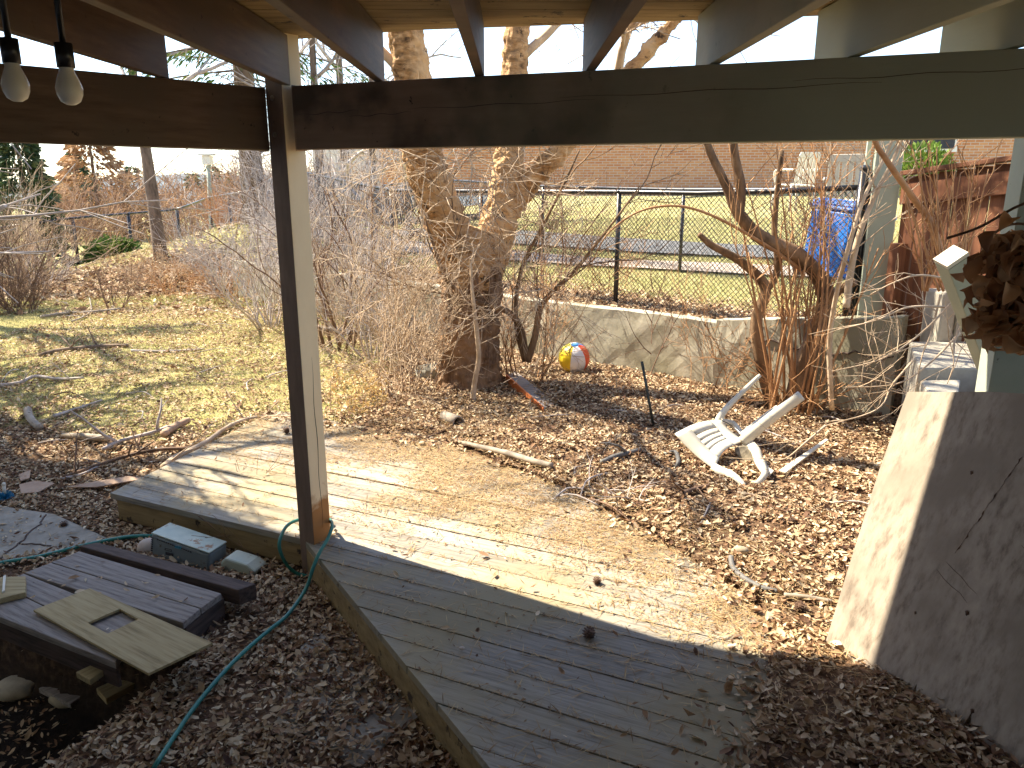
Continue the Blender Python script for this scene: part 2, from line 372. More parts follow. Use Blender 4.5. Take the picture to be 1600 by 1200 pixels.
def npmesh(name, V, F, mat, smooth=False, parent=None, tint=None, attr=None):
    me = bpy.data.meshes.new(name); k = F.shape[1]
    me.vertices.add(len(V)); me.vertices.foreach_set('co', V.astype(np.float32).ravel())
    me.loops.add(F.size); me.loops.foreach_set('vertex_index', F.astype(np.int32).ravel())
    me.polygons.add(len(F)); me.polygons.foreach_set('loop_start', np.arange(0, F.size, k, dtype=np.int32))
    me.polygons.foreach_set('loop_total', np.full(len(F), k, dtype=np.int32))
    if smooth: me.polygons.foreach_set('use_smooth', np.ones(len(F), bool))
    me.update(calc_edges=True)
    if tint is not None:
        a = me.attributes.new('tint', 'FLOAT', 'FACE'); a.data.foreach_set('value', tint.astype(np.float32))
    if attr is not None:
        a = me.attributes.new(attr[0], 'FLOAT', 'POINT'); a.data.foreach_set('value', attr[1].astype(np.float32))
    me.materials.append(mat)
    o = bpy.data.objects.new(name, me); C.objects.link(o)
    if parent: o.parent = parent
    return o
g = npmesh('ground', V, F, M['ground'], True, attr=('lawn', lawn_mask(XX, YY).ravel()))
a_ = g.data.attributes.new('wet', 'FLOAT', 'POINT'); a_.data.foreach_set('value', pit_mask(XX, YY).ravel().astype(np.float32))  # pit shade mask, darkens the ground colour inside the hole
tag(g, None, None, None, 'structure')

# distant hills
mb = MB()
pr = []
for i in range(81):
    x = -700 + i * 17.5
    pr.append((x, 420 + 20 * math.sin(i * .3), 4 + 2.5 * math.sin(i * .21) + 1.2 * math.sin(i * .9) + (rng.uniform(0, 2.2))))
for i in range(80):
    a, b_ = pr[i], pr[i + 1]
    n0 = len(mb.v); mb.v += [(a[0], 250, -8), (b_[0], 250, -8), b_, a, (a[0], 700, -8), (b_[0], 700, -8)]
    mb.face(n0, n0 + 1, n0 + 2, n0 + 3); mb.face(n0 + 3, n0 + 2, n0 + 5, n0 + 4)
tag(mb.build('hills', M['hill']), None, None, None, 'structure')

# road and gravel strip on the far side of the fence
def strip(name, pts_c, half, mat, dz=.03, n=60, y0=None):
    """strip along a line of centre points, following the terrain"""
    mb = MB(); P = smooth_path([Vector((a, b, 0)) for a, b in pts_c], 12)
    for i, p in enumerate(P):
        t = (P[min(i + 1, len(P) - 1)] - P[max(i - 1, 0)]).normalized(); nrm = Vector((-t.y, t.x, 0))
        for j in range(5):
            q = p + nrm * half * (j / 2 - 1); mb.v.append((q.x, q.y, float(H(q.x, q.y)) + dz))
    for i in range(len(P) - 1):
        for j in range(4):
            a = i * 5 + j; mb.face(a, a + 5, a + 6, a + 1)
    o = mb.build(name, mat, None, True); tag(o, None, None, None, 'structure'); return o
strip('road', [(-12, 24), (-4, 19), (2, 15.6), (7, 13.4), (13, 12)], .95, M['asphalt'], .05)
strip('path', [(-8, 19), (-2.5, 15.5), (2.2, 12.4), (7, 10.4), (12, 9.5)], .62, M['gravel'], .04)

# ------------------------------------------------------------------ covered porch: two posts, two beams, joists and boards overhead
PZ = 2.05
porch = root0('porch_frame', 'painted timber porch frame of posts, beams and joists above the viewer', 'porch')
p1 = Vector((-1.085, 3.885, 0)); a1 = R(-35)
def postbox(c, w_, z0, z1, ang, name, mats, size2=None):
    mb = MB(); Mr = Matrix.Rotation(ang, 3, 'Z'); s2 = size2 or w_
    n = 16
    ring = [Vector((x, y, 0)) for x, y in ((w_ / 2, -s2 / 2), (w_ / 2, s2 / 2), (-w_ / 2, s2 / 2), (-w_ / 2, -s2 / 2))]
    for i in range(n + 1):
        z = z0 + (z1 - z0) * i / n
        for r_ in ring:
            q = Mr @ (r_ * (1 + rng.uniform(-.006, .006))); mb.v.append((c.x + q.x, c.y + q.y, z))
    for i in range(n):
        for k in range(4):
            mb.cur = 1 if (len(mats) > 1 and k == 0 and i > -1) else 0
            a = i * 4; mb.face(a + k, a + (k + 1) % 4, a + 4 + (k + 1) % 4, a + 4 + k)
    mb.cur = 0; mb.face(n * 4, n * 4 + 1, n * 4 + 2, n * 4 + 3)
    return mb.build(name, mats, porch, bevel=.004)
M['post_shaded_face'] = pm('post_shaded_face_brown', [(.17, .115, .085), (.27, .185, .14)], 3, (5, 5, 1), 0.6, 0.4, spots=(.05, .035, .03), spot_scale=14, spot_at=.66)
def rust_foot(m):
    t = m.node_tree; N = t.nodes; L = t.links; b = N['Principled BSDF']; src = b.inputs['Base Color'].links[0].from_socket
    tc = N.new('ShaderNodeTexCoord'); sx = N.new('ShaderNodeSeparateXYZ'); L.new(tc.outputs['Object'], sx.inputs[0])
    no = N.new('ShaderNodeTexNoise'); no.inputs['Scale'].default_value = 14; no.inputs['Detail'].default_value = 8; L.new(tc.outputs['Object'], no.inputs['Vector'])
    ad = N.new('ShaderNodeMath'); ad.operation = 'MULTIPLY_ADD'; ad.inputs[1].default_value = -.34; L.new(no.outputs['Fac'], ad.inputs[0]); L.new(sx.outputs[2], ad.inputs[2])
    mr = N.new('ShaderNodeMapRange'); mr.inputs[1].default_value = .11; mr.inputs[2].default_value = .02; L.new(ad.outputs[0], mr.inputs[0])
    mx = N.new('ShaderNodeMix'); mx.data_type = 'RGBA'; L.new(mr.outputs[0], mx.inputs[0]); L.new(src, mx.inputs[6]); mx.inputs[7].default_value = (.42, .19, .06, 1)
    L.new(mx.outputs[2], b.inputs['Base Color'])
rust_foot(M['post_lit_face'])
post = postbox(p1, .12, -.30, 2.62, a1, 'post', [M['post_shaded_face'], M['post_lit_face']])  # light and shade painted in: cream for the lit face, brown for the shaded
post['label'] = 'square post with its lit face coloured cream and its shaded face coloured brown, green hose wrapped at its foot'
Mr = Matrix.Rotation(a1, 3, 'Z')
mb = MB(); P = []
for i in range(20):
    q = Mr @ Vector((.0603, .006 + .004 * math.sin(i * .8), 0)); P.append((p1.x + q.x, p1.y + q.y, .08 + i * .05))
mb.tube(P, [.0003 + .0016 * math.sin(math.pi * (i + .5) / 20) for i in range(20)], 4); mb.build('crack', M['darkwood'], post)
for z in (2.285, 2.12):      # bolts on the left face of the post
    c = p1 + Mr @ Vector((-.012, -.0605, z))
    c.z = z
    mb = MB(); ax = Mr @ Vector((0, -1, 0))
    mb.tube([c, c + ax * .003], .013, 12); mb.tube([c + ax * .003, c + ax * .008], .006, 6)
    o = mb.build('bolt', M['screw'], post); 
pr_ = Vector((1.93, 2.93, 0))
post2 = postbox(pr_, .135, -.1, 2.62, R(-12), 'post', [M['paint_sage']])
post2['label'] = 'sage green square post at the right behind the leaning board'
def beam(a, b, z0, h, th, name, mats, extra=0):
    a = Vector(a); b = Vector(b); t = (b - a).normalized(); nrm = Vector((-t.y, t.x, 0))
    mb = MB(); n = 14; rows = [(0, 0), (1, 0), (1, 1), (0, 1)]
    for i in range(n + 1):
        p = a + (b - a) * i / n
        for (k, zz) in rows:
            q = p + nrm * th * (k) ; mb.v.append((q.x, q.y, z0 + h * zz + rng.uniform(-.0015, .0015)))
    for i in range(n):
        for k in range(4):
            aa = i * 4; mb.face(aa + k, aa + 4 + k, aa + 4 + (k + 1) % 4, aa + (k + 1) % 4)
    mb.face(3, 2, 1, 0); q = n * 4; mb.face(q, q + 1, q + 2, q + 3)
    return mb.build(name, mats, porch, bevel=.004)
def beam_mat():   # brown at the post end, passing to sage green toward the right
    m = M['paint_brown'].copy(); m.name = 'brown_to_sage_paint'; t = m.node_tree; N = t.nodes; L = t.links; b = N['Principled BSDF']
    src = b.inputs['Base Color'].links[0].from_socket
    for n_ in N:
        if n_.type == 'VALTORGB': n_.color_ramp.elements[0].color = (.27, .185, .13, 1); n_.color_ramp.elements[1].color = (.36, .245, .175, 1)
    tc = N.new('ShaderNodeTexCoord'); sx = N.new('ShaderNodeSeparateXYZ'); L.new(tc.outputs['Object'], sx.inputs[0])
    no = N.new('ShaderNodeTexNoise'); no.inputs['Scale'].default_value = 2.2; no.inputs['Detail'].default_value = 6; L.new(tc.outputs['Object'], no.inputs['Vector'])
    ad = N.new('ShaderNodeMath'); ad.operation = 'MULTIPLY_ADD'; ad.inputs[1].default_value = 1.2; L.new(no.outputs['Fac'], ad.inputs[0]); L.new(sx.outputs[0], ad.inputs[2])
    mr = N.new('ShaderNodeMapRange'); mr.inputs[1].default_value = .2; mr.inputs[2].default_value = 1.9; L.new(ad.outputs[0], mr.inputs[0])
    mx = N.new('ShaderNodeMix'); mx.data_type = 'RGBA'; L.new(mr.outputs[0], mx.inputs[0]); L.new(src, mx.inputs[6]); mx.inputs[7].default_value = (.42, .43, .31, 1)
    L.new(mx.outputs[2], b.inputs['Base Color']); return m
M['beam_r'] = beam_mat()
bA = Vector((-1.022, 3.80, 0)); bB = Vector((1.80, 2.735, 0)); bt = (bB - bA).normalized()
rb = beam(bA + bt * .0, bB + bt * 2.4, PZ, .285, .085, 'beam', M['beam_r'])
# long drying cracks in the right hand beam
ck = MB(); nb = Vector((bt.y, -bt.x, 0))
for (s0, s1, z) in ((.02, .35, 2.205), (.30, .62, 2.19), (.60, 1.45, 2.213), (1.3, 2.5, 2.235), (2.2, 3.1, 2.262)):
    P = []
    k = 12
    for i in range(k + 1):
        s = s0 + (s1 - s0) * i / k; P.append(bA + bt * s + nb * .0006 + Vector((0, 0, z + .004 * math.sin(i * 1.3) + .01 * (i / k))))
    ck.tube(P, [.0015 * math.sin(math.pi * (i + .5) / (k + 1)) + .0003 for i in range(k + 1)], 4)
ck.build('crack', M['darkwood'], rb)
lA = Vector((-1.17, 3.87, 0)); lB = Vector((-2.0, 3.02, 0)); lt = (lB - lA).normalized()
beam(lA + lt * 1.7 + lt * 1.6, lA, PZ, .285, .085, 'beam', M['paint_brown'])
for i in range(15):           # joists, running back over the viewer to the house
    x = -2.9 + i * .46
    # front end rests on whichever beam is ahead
    if x < -1.1: yf = 3.87 + (x + 1.17) * 1.02 - .02
    else: yf = 3.80 - (x + 1.02) * .377
    yf += .10
    if x > -.5: yf = 3.78 - .18 * (x + .5) - .13
    mb = MB(); mb.box((x, (yf - 1.2) / 2, PZ + .285 + .115), (.04, yf + 1.2, .22))
    mb.build('joist', M['beam_r'] if x > .6 else M['paint_brown'], porch, bevel=.003)
mb = MB()
yb = -1.2; OV = .15
def rx0(y): return max(-3.3, -1.17 + (y - 3.87 - OV * 1.4) / 1.02)
def rx1(y): return min(4.2, -.5 + (3.78 - y) / .18) if y < 3.78 else -1.02 + (3.80 - y + OV * 1.06) / .377 + .08  # right edge flared outward so its shadow crosses the leaning board
while yb < 4.3:
    y0, y1 = yb, yb + .136
    xa, xb, xc, xd = rx0(y0), rx1(y0), rx1(y1), rx0(y1)
    if xb > xa and xc > xd + .01:
        z0 = PZ + .285 + .232
        mb.hexa([(xa, y0, z0), (xb, y0, z0), (xc, y1, z0), (xd, y1, z0), (xa, y0, z0 + .03), (xb, y0, z0 + .03), (xc, y1, z0 + .03), (xd, y1, z0 + .03)])
    yb += .142
mb.build('deck_boards', M['fascia'], porch)
rebase(porch)
# twin flood lamp below the left beam
fl = root0('flood_lamp', 'pair of frosted outdoor flood bulbs at the top left under the porch', 'lamp')
for (px, py, Y, s) in ((108, 138, 2.35, 1), (24, 132, 2.3, 1)):
    c = D(px, py, Y); mb = MB(); prof = [(.0, -.046), (.012, -.045), (.026, -.036), (.034, -.018), (.036, .0), (.030, .02), (.02, .045), (.017, .07)]
    n0 = len(mb.v); ns = 16
    for r_, z in prof:
        for k in range(ns): mb.v.append((c.x + r_ * math.cos(k * 2 * math.pi / ns), c.y + r_ * math.sin(k * 2 * math.pi / ns), c.z + z))
    for i in range(len(prof) - 1):
        for k in range(ns): mb.face(n0 + i * ns + k, n0 + i * ns + (k + 1) % ns, n0 + (i + 1) * ns + (k + 1) % ns, n0 + (i + 1) * ns + k)
    mb.build('bulb', M['bulb'], fl, True)
    mb = MB(); mb.tube([c + Vector((0, 0, .055)), c + Vector((0, 0, .12))], .024, 14); mb.tube([c + Vector((0, 0, .12)), Vector((c.x, c.y, PZ + .285 + .22))], .009, 8)
    mb.build('socket', M['black'], fl, True)
c = (D(108, 138, 2.35) + D(24, 132, 2.3)) / 2
mb = MB(); mb.box((c.x, c.y, PZ + .285 + .212), (.30, .10, .02)); mb.build('mounting_plate', M['black'], fl)
rebase(fl)

# house: wall behind the viewer and a wing on the left set up for the patio's shade edge, both outside the picture
hs = root0('house', 'stucco house with a side wing that shades the patio', 'house')
mb = MB(); mb.box((-6.95, 2.47, 4.8), (4.1, 7.34, 10.4)); mb.build('wing_wall', M['stucco'], hs)
mb = MB(); mb.box((0, -1.6, 4.8), (9.8, .7, 10.4)); mb.build('wall', M['stucco'], hs)
mb = MB(); mb.box((-6.95, 2.39, 10.1), (4.4, 7.4, .2)); mb.build('roof', M['roofing'], hs)
rebase(hs)

# ------------------------------------------------------------------ low deck platform
dang = math.atan2(DU[1], DU[0])
dk = empty('deck_platform', (DO[0], DO[1], 0), dang, 'low weathered wooden deck platform strewn with brown needles', 'deck')
mb = MB(); SPB = .146
v = 0.0
def left_u(v): return -1.57 - .17 * v if v >= -1e-6 else 1.55 * (-v)
rows = [(k * SPB, (k + 1) * SPB - .007) for k in range(-13, 13)]
for (v0, v1) in rows:
    if v1 > 1.9: break
    if v1 > 0 and v0 >= -1e-6:
        ua0, ua1 = left_u(max(v0, 0)), left_u(v1)
    else:
        ua0, ua1 = left_u(v0) - .03, left_u(min(v1, -1e-4)) - .03
    jag = rng.uniform(-.02, .02)
    ub0, ub1 = float(u_end(v0)) + jag, float(u_end(v1)) + jag
    if v0 < .2: ub0 = ub1 = 2.47 + jag
    nseg = 10; tilt = rng.uniform(-.0015, .0015); zj = rng.uniform(-.0015, .0015)
    bow = rng.uniform(-.003, .003)
    b0 = len(mb.v)
    for i in range(nseg + 1):
        t = i / nseg
        u0 = ua0 + (ub0 - ua0) * t; u1 = ua1 + (ub1 - ua1) * t; zz = zj + bow * math.sin(t * 3.1)
        mb.v += [(u0, v0, zz - .038), (u1, v1, zz - .038), (u1, v1, zz + tilt), (u0, v0, zz - tilt)]
    for i in range(nseg):
        for k in range(4):
            q = b0 + i * 4; mb.face(q + k, q + (k + 1) % 4, q + 4 + (k + 1) % 4, q + 4 + k)
    mb.face(b0 + 3, b0 + 2, b0 + 1, b0); q = b0 + nseg * 4; mb.face(q, q + 1, q + 2, q + 3)
mb.build('decking', M['deck'], dk, bevel=.003)
def fascia(a, b, name, z0=-.185, z1=-.042, th=.038, mat='fascia'):
    a = Vector((*a, 0)); b = Vector((*b, 0)); t = (b - a).normalized(); nrm = Vector((t.y, -t.x, 0))
    mb = MB(); P = [a, b, b - nrm * th, a - nrm * th]
    mb.hexa([p + Vector((0, 0, z0)) for p in P] + [p + Vector((0, 0, z1)) for p in P])
    return mb.build(name, M[mat], dk, bevel=.003)
fascia((-1.545, .02), (-.02, .02), 'fascia')
fascia((-.02 + .02, -.02), (1.55 * 1.9, -1.9), 'fascia', z0=-.20)
fascia((-1.85, 1.72), (-1.56, .03), 'fascia')
for u in (-1.0, -.2, .6, 1.4, 2.2):
    mb = MB(); v0 = max(-1.8, -(u) / 1.55 + .1) if u > 0 else .08
    v1 = min(1.7, 1.74 - max(0, (u + .1)) * .48) - .06
    mb.box((u, (v0 + v1) / 2, -.115), (.038, v1 - v0, .14)); mb.build('joist', M['darkwood'], dk)

# ------------------------------------------------------------------ retaining wall and concrete step walls
def wallpt(t, off=0): return Vector((WP[0] + WD[0] * t + WN[0] * off, WP[1] + WD[1] * t + WN[1] * off, 0))
def rough_wall(name, t0, t1, topf, n, mat, parent, jog=0.0):
    mb = MB(); nz = 8
    for i in range(n + 1):
        t = t0 + (t1 - t0) * i / n; tz = topf(t)
        for j in range(nz + 1):
            z = -.15 + (tz + .15) * j / nz; p = wallpt(t, jog + .012 * float(vn(t * 3, z * 4, 1.7)) + rng.uniform(-.003, .003))
            mb.v.append((p.x, p.y, z + (rng.uniform(-.006, .006) if j == nz else 0)))
        p = wallpt(t, .17); mb.v.append((p.x, p.y, tz + rng.uniform(-.004, .004)))
        mb.v.append((p.x, p.y, -.15))
    k = nz + 3
    for i in range(n):
        for j in range(nz + 2): mb.face(i * k + j, (i + 1) * k + j, (i + 1) * k + j + 1, i * k + j + 1)
    mb.face(*[j for j in range(k)]); mb.face(*[n * k + j for j in range(k)][::-1])
    return mb.build(name, mat, parent)
rw = root0('retaining_wall', 'long rough concrete retaining wall with branch shadows behind the beach ball', 'wall')
rough_wall('wall_section', -7.5, 1.44, lambda t: .635 + .01 * math.sin(t * 2), 90, M['concrete'], rw)
o = rough_wall('wall_section', 1.443, 3.02, lambda t: .665 + .13 * (t - 1.44), 30, M['concrete'], rw, -.012)
# cracked shelf line on the right section
mb = MB(); P = []
for i in range(26):
    t = 1.75 + i * .05; p = wallpt(t, -.017); P.append((p.x, p.y, .52 + .006 * t - .02 * math.sin(i * .9) + rng.uniform(-.015, .015)))
mb.tube(P, [.004 + .006 * rng.random() for _ in P], 5); mb.build('crack', M['darkwood'], o)
rebase(rw)
st = root0('step_walls', 'stepped pale concrete side walls of the garden stairs at the right', 'concrete steps')
def blk(pf, Yf, pn, Yn, pr0, ztop, zbot=-.1, name='block'):
    # left face from picture column pf at depth Yf to pn at depth Yn, front face on to column pr0
    P = [D(pn, 600, Yn), D(pr0, 600, Yn), D(pr0, 600, Yf), D(pf, 600, Yf)]
    mb = MB(); mb.hexa([(p.x, p.y, zbot) for p in P] + [(p.x, p.y, ztop + rng.uniform(-.01, .01)) for p in P]); return mb.build(name, M['concrete2'], st, bevel=.014)
blk(1412, 5.72, 1432, 4.85, 1640, .74)
blk(1437, 4.82, 1452, 4.5, 1500, .66)
blk(1437, 4.48, 1445, 4.28, 1640, .50)
rebase(st)
cbk = MB(); a = D(1461, 505, 5.75); 
for (x0, x1, zt) in ((1461, 1486, .36), (1489, 1512, .36)):
    A_ = D(x0, 505, 5.75); B_ = D(x1, 505, 5.75)
    cbk.hexa([(A_.x, 5.7, .55), (B_.x, 5.7, .55), (B_.x, 5.95, .55), (A_.x, 5.95, .55), (A_.x, 5.7, .55 + zt + .2), (B_.x, 5.7, .55 + zt + .2), (B_.x, 5.95, .55 + zt + .2), (A_.x, 5.95, .55 + zt + .2)])
tag(cbk.build('concrete_pillar', M['concrete2'], bevel=.02), 'short pale concrete block pair standing before the red boards', 'concrete block')

# ------------------------------------------------------------------ chain link fences
def hz(x, y): return float(H(x, y))
def fence(pts, height, posts_at, label, cell=.055, wr=.0031, rail_r=.021, post_r=.026, lower=True):
    f = root0('chain_link_fence', label, 'fence', 'black chain link fences')
    P = [Vector((a, b, z)) for a, b, z in pts]
    # cumulated length
    cum = [0]
    for i in range(1, len(P)): cum.append(cum[-1] + (P[i] - P[i - 1]).length)
    def at(s):
        s = min(max(s, 0), cum[-1])
        for i in range(1, len(P)):
            if s <= cum[i] + 1e-9:
                return P[i - 1].lerp(P[i], (s - cum[i - 1]) / (cum[i] - cum[i - 1]))
        return P[-1].copy()
    top = Vector((0, 0, height))
    mb = MB(); n = max(2, int(cum[-1] / .8))
    mb.tube([at(cum[-1] * i / n) + top for i in range(n + 1)], rail_r, 10); mb.build('top_rail', M['black'], f, True)
    for s in posts_at:
        p = at(s); mb = MB(); mb.tube([p - Vector((0, 0, .15)), p + top - Vector((0, 0, .02))], post_r, 10)
        mb.sphere(p + top + Vector((0, 0, .005)), (post_r * 1.2, post_r * 1.2, .02), 10, 6)
        mb.build('fence_post', M['black'], f, True)
    mb = MB(); Ltot = cum[-1]; k = int(Ltot / cell)
    for i in range(-int(height / cell), k):
        s0 = i * cell; 
        for sgn in (1, -1):
            # wire rising from s0 to s0+height (45 degrees)
            sa, sb = (s0, s0 + height)
            za, zb = (0.02, height - .01) if sgn == 1 else (height - .01, .02)
            if sb > Ltot: zb = za + (zb - za) * (Ltot - sa) / (sb - sa); sb = Ltot
            if sa < 0: za = za + (zb - za) * (0 - sa) / (sb - sa); sa = 0
            if sb <= sa: continue
            A_ = at(sa) + Vector((0, 0, za)); B_ = at(sb) + Vector((0, 0, zb))
            off = Vector((0, -.002 * sgn, 0))
            mid = at((sa + sb) / 2) + Vector((0, 0, (za + zb) / 2))
            mb.tube([A_ + off, mid + off, B_ + off], wr, 3, False)
    mb.build('wire_mesh', M['black'], f)
    return rebase(f)
F0 = np.array([1.13, 8.35]); FD = np.array([.697, -.717])
def fp(s, dz=0): q = F0 + FD * s; return (q[0], q[1], hz(*q) + dz)
fence([fp(2.62), fp(1.3), fp(0), fp(-2), fp(-4.1), (-4.5, 16.2, hz(-4.5, 16.2)), (-7, 20.5, hz(-7, 20.5))], 1.2, [0.05, 2.62, 4.8, 6.72, 9.5, 12.3, 15.0, 17.3],
      'near black chain link fence running along the top of the retaining wall', rail_r=.024)
fence([(-7, 20.5, hz(-7, 20.5)), (-9.2, 24, hz(-9.2, 24)), (-11.1, 26, hz(-11.1, 26)), (-12.4, 22, -.32), (-13.4, 20.5, -.5)], 1.25, [1.5, 4.1, 6.86, 9.0, 11.05],
      'distant section of black fence that turns and slopes down to the left', cell=.12, wr=.003, rail_r=.035, post_r=.05)
G0 = np.array([2.5, 11.5]); GD = np.array([.54, -.84])
def gp(s): q = G0 + GD * s; return (q[0], q[1], hz(*q))
fence([gp(3.2), gp(0), gp(-3.57), gp(-7.2), gp(-10.8)], 1.2, [0.05, 3.2, 6.77, 10.4, 14],
      'far black chain link fence beyond the strip of lawn', cell=.075, wr=.0028, rail_r=.022)

# ------------------------------------------------------------------ branches
def grow(mb, p, d, L, r, lev, kids=4, ratio=.6, curv=.22, up=.08, rmin=.0022, spread=.8, seg=.09, tmin=.2):
    n = max(3, min(16, int(L / seg))); pts = [p.copy()]; rad = [r]; dirs = [d.normalized()]
    q = p.copy(); dd = d.normalized()
    for i in range(n):
        dd = (dd + Vector((rng.gauss(0, curv), rng.gauss(0, curv), rng.gauss(0, curv) + up)) * .5).normalized()
        q = q + dd * (L / n); pts.append(q.copy()); rad.append(max(rmin * .8, r * (1 - .65 * (i + 1) / n))); dirs.append(dd.copy())
    sides = 7 if r > .03 else 5 if r > .010 else 3
    mb.tube(pts, rad, sides, r > .01)
    if lev > 0:
        for k in range(kids):
            i = int((tmin + (1 - tmin) * (k + rng.random()) / kids) * n); i = min(max(i, 1), n)
            t = dirs[i]; o = t.orthogonal().normalized(); o.rotate(Matrix.Rotation(rng.uniform(0, 6.283), 3, t))
            nd = (t + o * rng.uniform(.5, 1.2) * spread).normalized()
            grow(mb, pts[i], nd, L * ratio * rng.uniform(.6, 1.15), max(rmin, rad[i] * .6), lev - 1, kids, ratio, curv, up, rmin, spread, seg, .25)
def shrub(name, label, cat, x, y, stems, h, mat, r=.012, spread=.45, lev=2, kids=4, base=.15, curv=.22, up=.06, group=None, rmin=.0025, ratio=.55, lean=(0, 0), z=None, seg=.1):
    mb = MB(); z = hz(x, y) - .03 if z is None else z
    for i in range(stems):
        a = rng.uniform(0, 6.283); b = base * math.sqrt(rng.random())
        d = Vector((math.cos(a) * spread * rng.random() + lean[0], math.sin(a) * spread * rng.random() + lean[1], 1))
        grow(mb, Vector((x + b * math.cos(a), y + b * math.sin(a), z)), d, h * rng.uniform(.6, 1.1), r * rng.uniform(.6, 1.2), lev, kids, ratio, curv, up, rmin, seg=seg)
    o = mb.build(name, mat, None, True); tag(o, label, cat, group); return o

# --- old birch
def lv(*a): return [D(px, py, Y) for px, py, Y in a]
bt_ = root0('birch_tree', 'old forked birch with peeling orange brown bark beside the deck', 'tree')
mb = MB()
def limb(mb, pts, rr, sides=12, noise=.05, per=5):
    P = smooth_path(pts, per); mb.tube(P, lerp_list(rr, len(P)), sides, True, noise)
limb(mb, lv((736, 622, 7.2), (734, 590, 7.2), (733, 520, 7.22), (737, 450, 7.25), (742, 400, 7.28), (752, 360, 7.3)), [.38, .30, .275, .275, .29, .20], 18, .06, 7)
limb(mb, lv((722, 450, 7.25), (712, 390, 7.22), (690, 330, 7.15), (672, 280, 7.1), (660, 235, 7.05), (645, 130, 7.0), (620, -60, 6.9), (600, -300, 6.8)), [.17, .20, .18, .175, .165, .15, .12, .07], 14)
limb(mb, lv((750, 440, 7.3), (768, 390, 7.35), (783, 330, 7.4), (793, 270, 7.45), (797, 230, 7.5), (805, 100, 7.6), (815, -120, 7.7), (800, -380, 7.8)), [.15, .18, .155, .135, .125, .11, .08, .05], 14)
limb(mb, lv((790, 340, 7.42), (815, 300, 7.4), (845, 265, 7.35), (875, 235, 7.3), (960, 140, 7.2), (1080, 0, 7.1)), [.09, .105, .085, .075, .06, .035], 10)
mb.build('trunk', [M['birch'], M['birch_old']], bt_, True)
tr_ = bt_.children[0]
sm_ = tr_.modifiers.new('s', 'SUBSURF'); sm_.subdivision_type = 'SIMPLE'; sm_.levels = sm_.render_levels = 3
for k_, (ns_, st_) in enumerate(((.07, .018), (.022, .016))):
    tx_ = bpy.data.textures.new('bark_relief%d' % k_, 'MUSGRAVE' if k_ == 0 else 'CLOUDS'); tx_.noise_scale = ns_
    dm_ = tr_.modifiers.new('d%d' % k_, 'DISPLACE'); dm_.texture = tx_; dm_.strength = st_; dm_.mid_level = .5
for p_ in tr_.data.polygons:
    if p_.center.z < 1.05 + .12 * math.sin(p_.center.x * 30): p_.material_index = 1
mb = MB()
for (p, d, L) in [(lv((645, 130, 7.0))[0], (-1, .3, .9), 2.2), (lv((620, -60, 6.9))[0], (.4, -.5, 1), 2.2), (lv((805, 100, 7.6))[0], (1, .3, .8), 2.2), (lv((815, -120, 7.7))[0], (.2, .6, 1), 2.0),
                  (lv((600, -300, 6.8))[0], (-.4, 0, 1), 1.8), (lv((1080, 0, 7.1))[0], (1, -.3, .6), 1.8), (lv((960, 140, 7.2))[0], (.3, -1, .7), 1.5), (lv((800, -380, 7.8))[0], (.2, 0, 1), 1.8)]:
    grow(mb, p, Vector(d), L, .045, 3, 6, .62, .25, .02, .006, seg=.2)
# thin drooping twigs in front of the fork
for i in range(95):
    px = rng.uniform(600, 870); py = rng.uniform(190, 480); s = D(px, py, rng.uniform(6.5, 7.1))
    grow(mb, s, Vector((rng.uniform(-1, 1), rng.uniform(-.6, .2), rng.uniform(-.7, .6))), rng.uniform(.4, 1.0), .006, 2, 3, .55, .35, -.03, .0025)
mb.build('crown', M['twig'], bt_, True)
rebase(bt_)
# sapling right in front of the birch
mb = MB(); limb(mb, lv((738, 635, 6.55), (741, 600, 6.55), (748, 560, 6.55), (744, 510, 6.55), (738, 455, 6.55), (735, 400, 6.6)), [.026, .024, .022, .019, .014, .009], 8, .08)
for (px, py, d) in ((745, 540, (1, 0, .5)), (740, 480, (-1, 0, .7)), (738, 450, (.9, -.2, .8)), (742, 500, (.8, .2, .2)), (736, 420, (-.7, 0, .7)), (736, 405, (.5, 0, 1))):
    grow(mb, D(px, py, 6.55), Vector(d), .4, .006, 2, 3, .6, .35, .02, .0025)
tag(mb.build('sapling', M['twig'], None, True), 'thin pale sapling standing right before the birch trunk', 'sapling')
# arching low branch shrub right of the birch
mb = MB()
limb(mb, lv((822, 560, 7.1), (815, 520, 7.08), (800, 492, 7.0), (770, 478, 6.9), (740, 470, 6.85), (700, 440, 6.8), (680, 390, 6.8), (665, 345, 6.8)), [.035, .032, .03, .027, .024, .02, .014, .008], 8, .05)
limb(mb, lv((824, 565, 7.1), (836, 525, 7.1), (845, 480, 7.1), (870, 450, 7.05), (900, 420, 7.0), (960, 345, 6.9), (1000, 290, 6.9)), [.035, .032, .028, .022, .016, .01, .006], 8, .05)
limb(mb, lv((820, 565, 7.15), (806, 500, 7.2), (815, 420, 7.2), (850, 350, 7.1), (880, 290, 7.0), (905, 235, 7.0)), [.025, .022, .018, .014, .011, .008], 8, .05)
for (px, py, Y, d) in ((740, 470, 6.85, (-1, -.2, .2)), (690, 420, 6.8, (-.6, -.2, .8)), (870, 450, 7.05, (.7, -.3, .7)), (900, 420, 7, (1, 0, .2)), (815, 420, 7.2, (.7, 0, 1)), (850, 350, 7.1, (-.3, 0, 1)), (845, 480, 7.1, (-.3, 0, 1)), (800, 492, 7, (.2, -.4, 1)), (960, 345, 6.9, (.5, 0, .6)), (880, 290, 7, (.6, .1, .6)), (700, 440, 6.8, (.3, -.3, 1))):
    grow(mb, D(px, py, Y), Vector(d), rng.uniform(.7, 1.1), .009, 2, 5, .6, .28, .02, .0028)
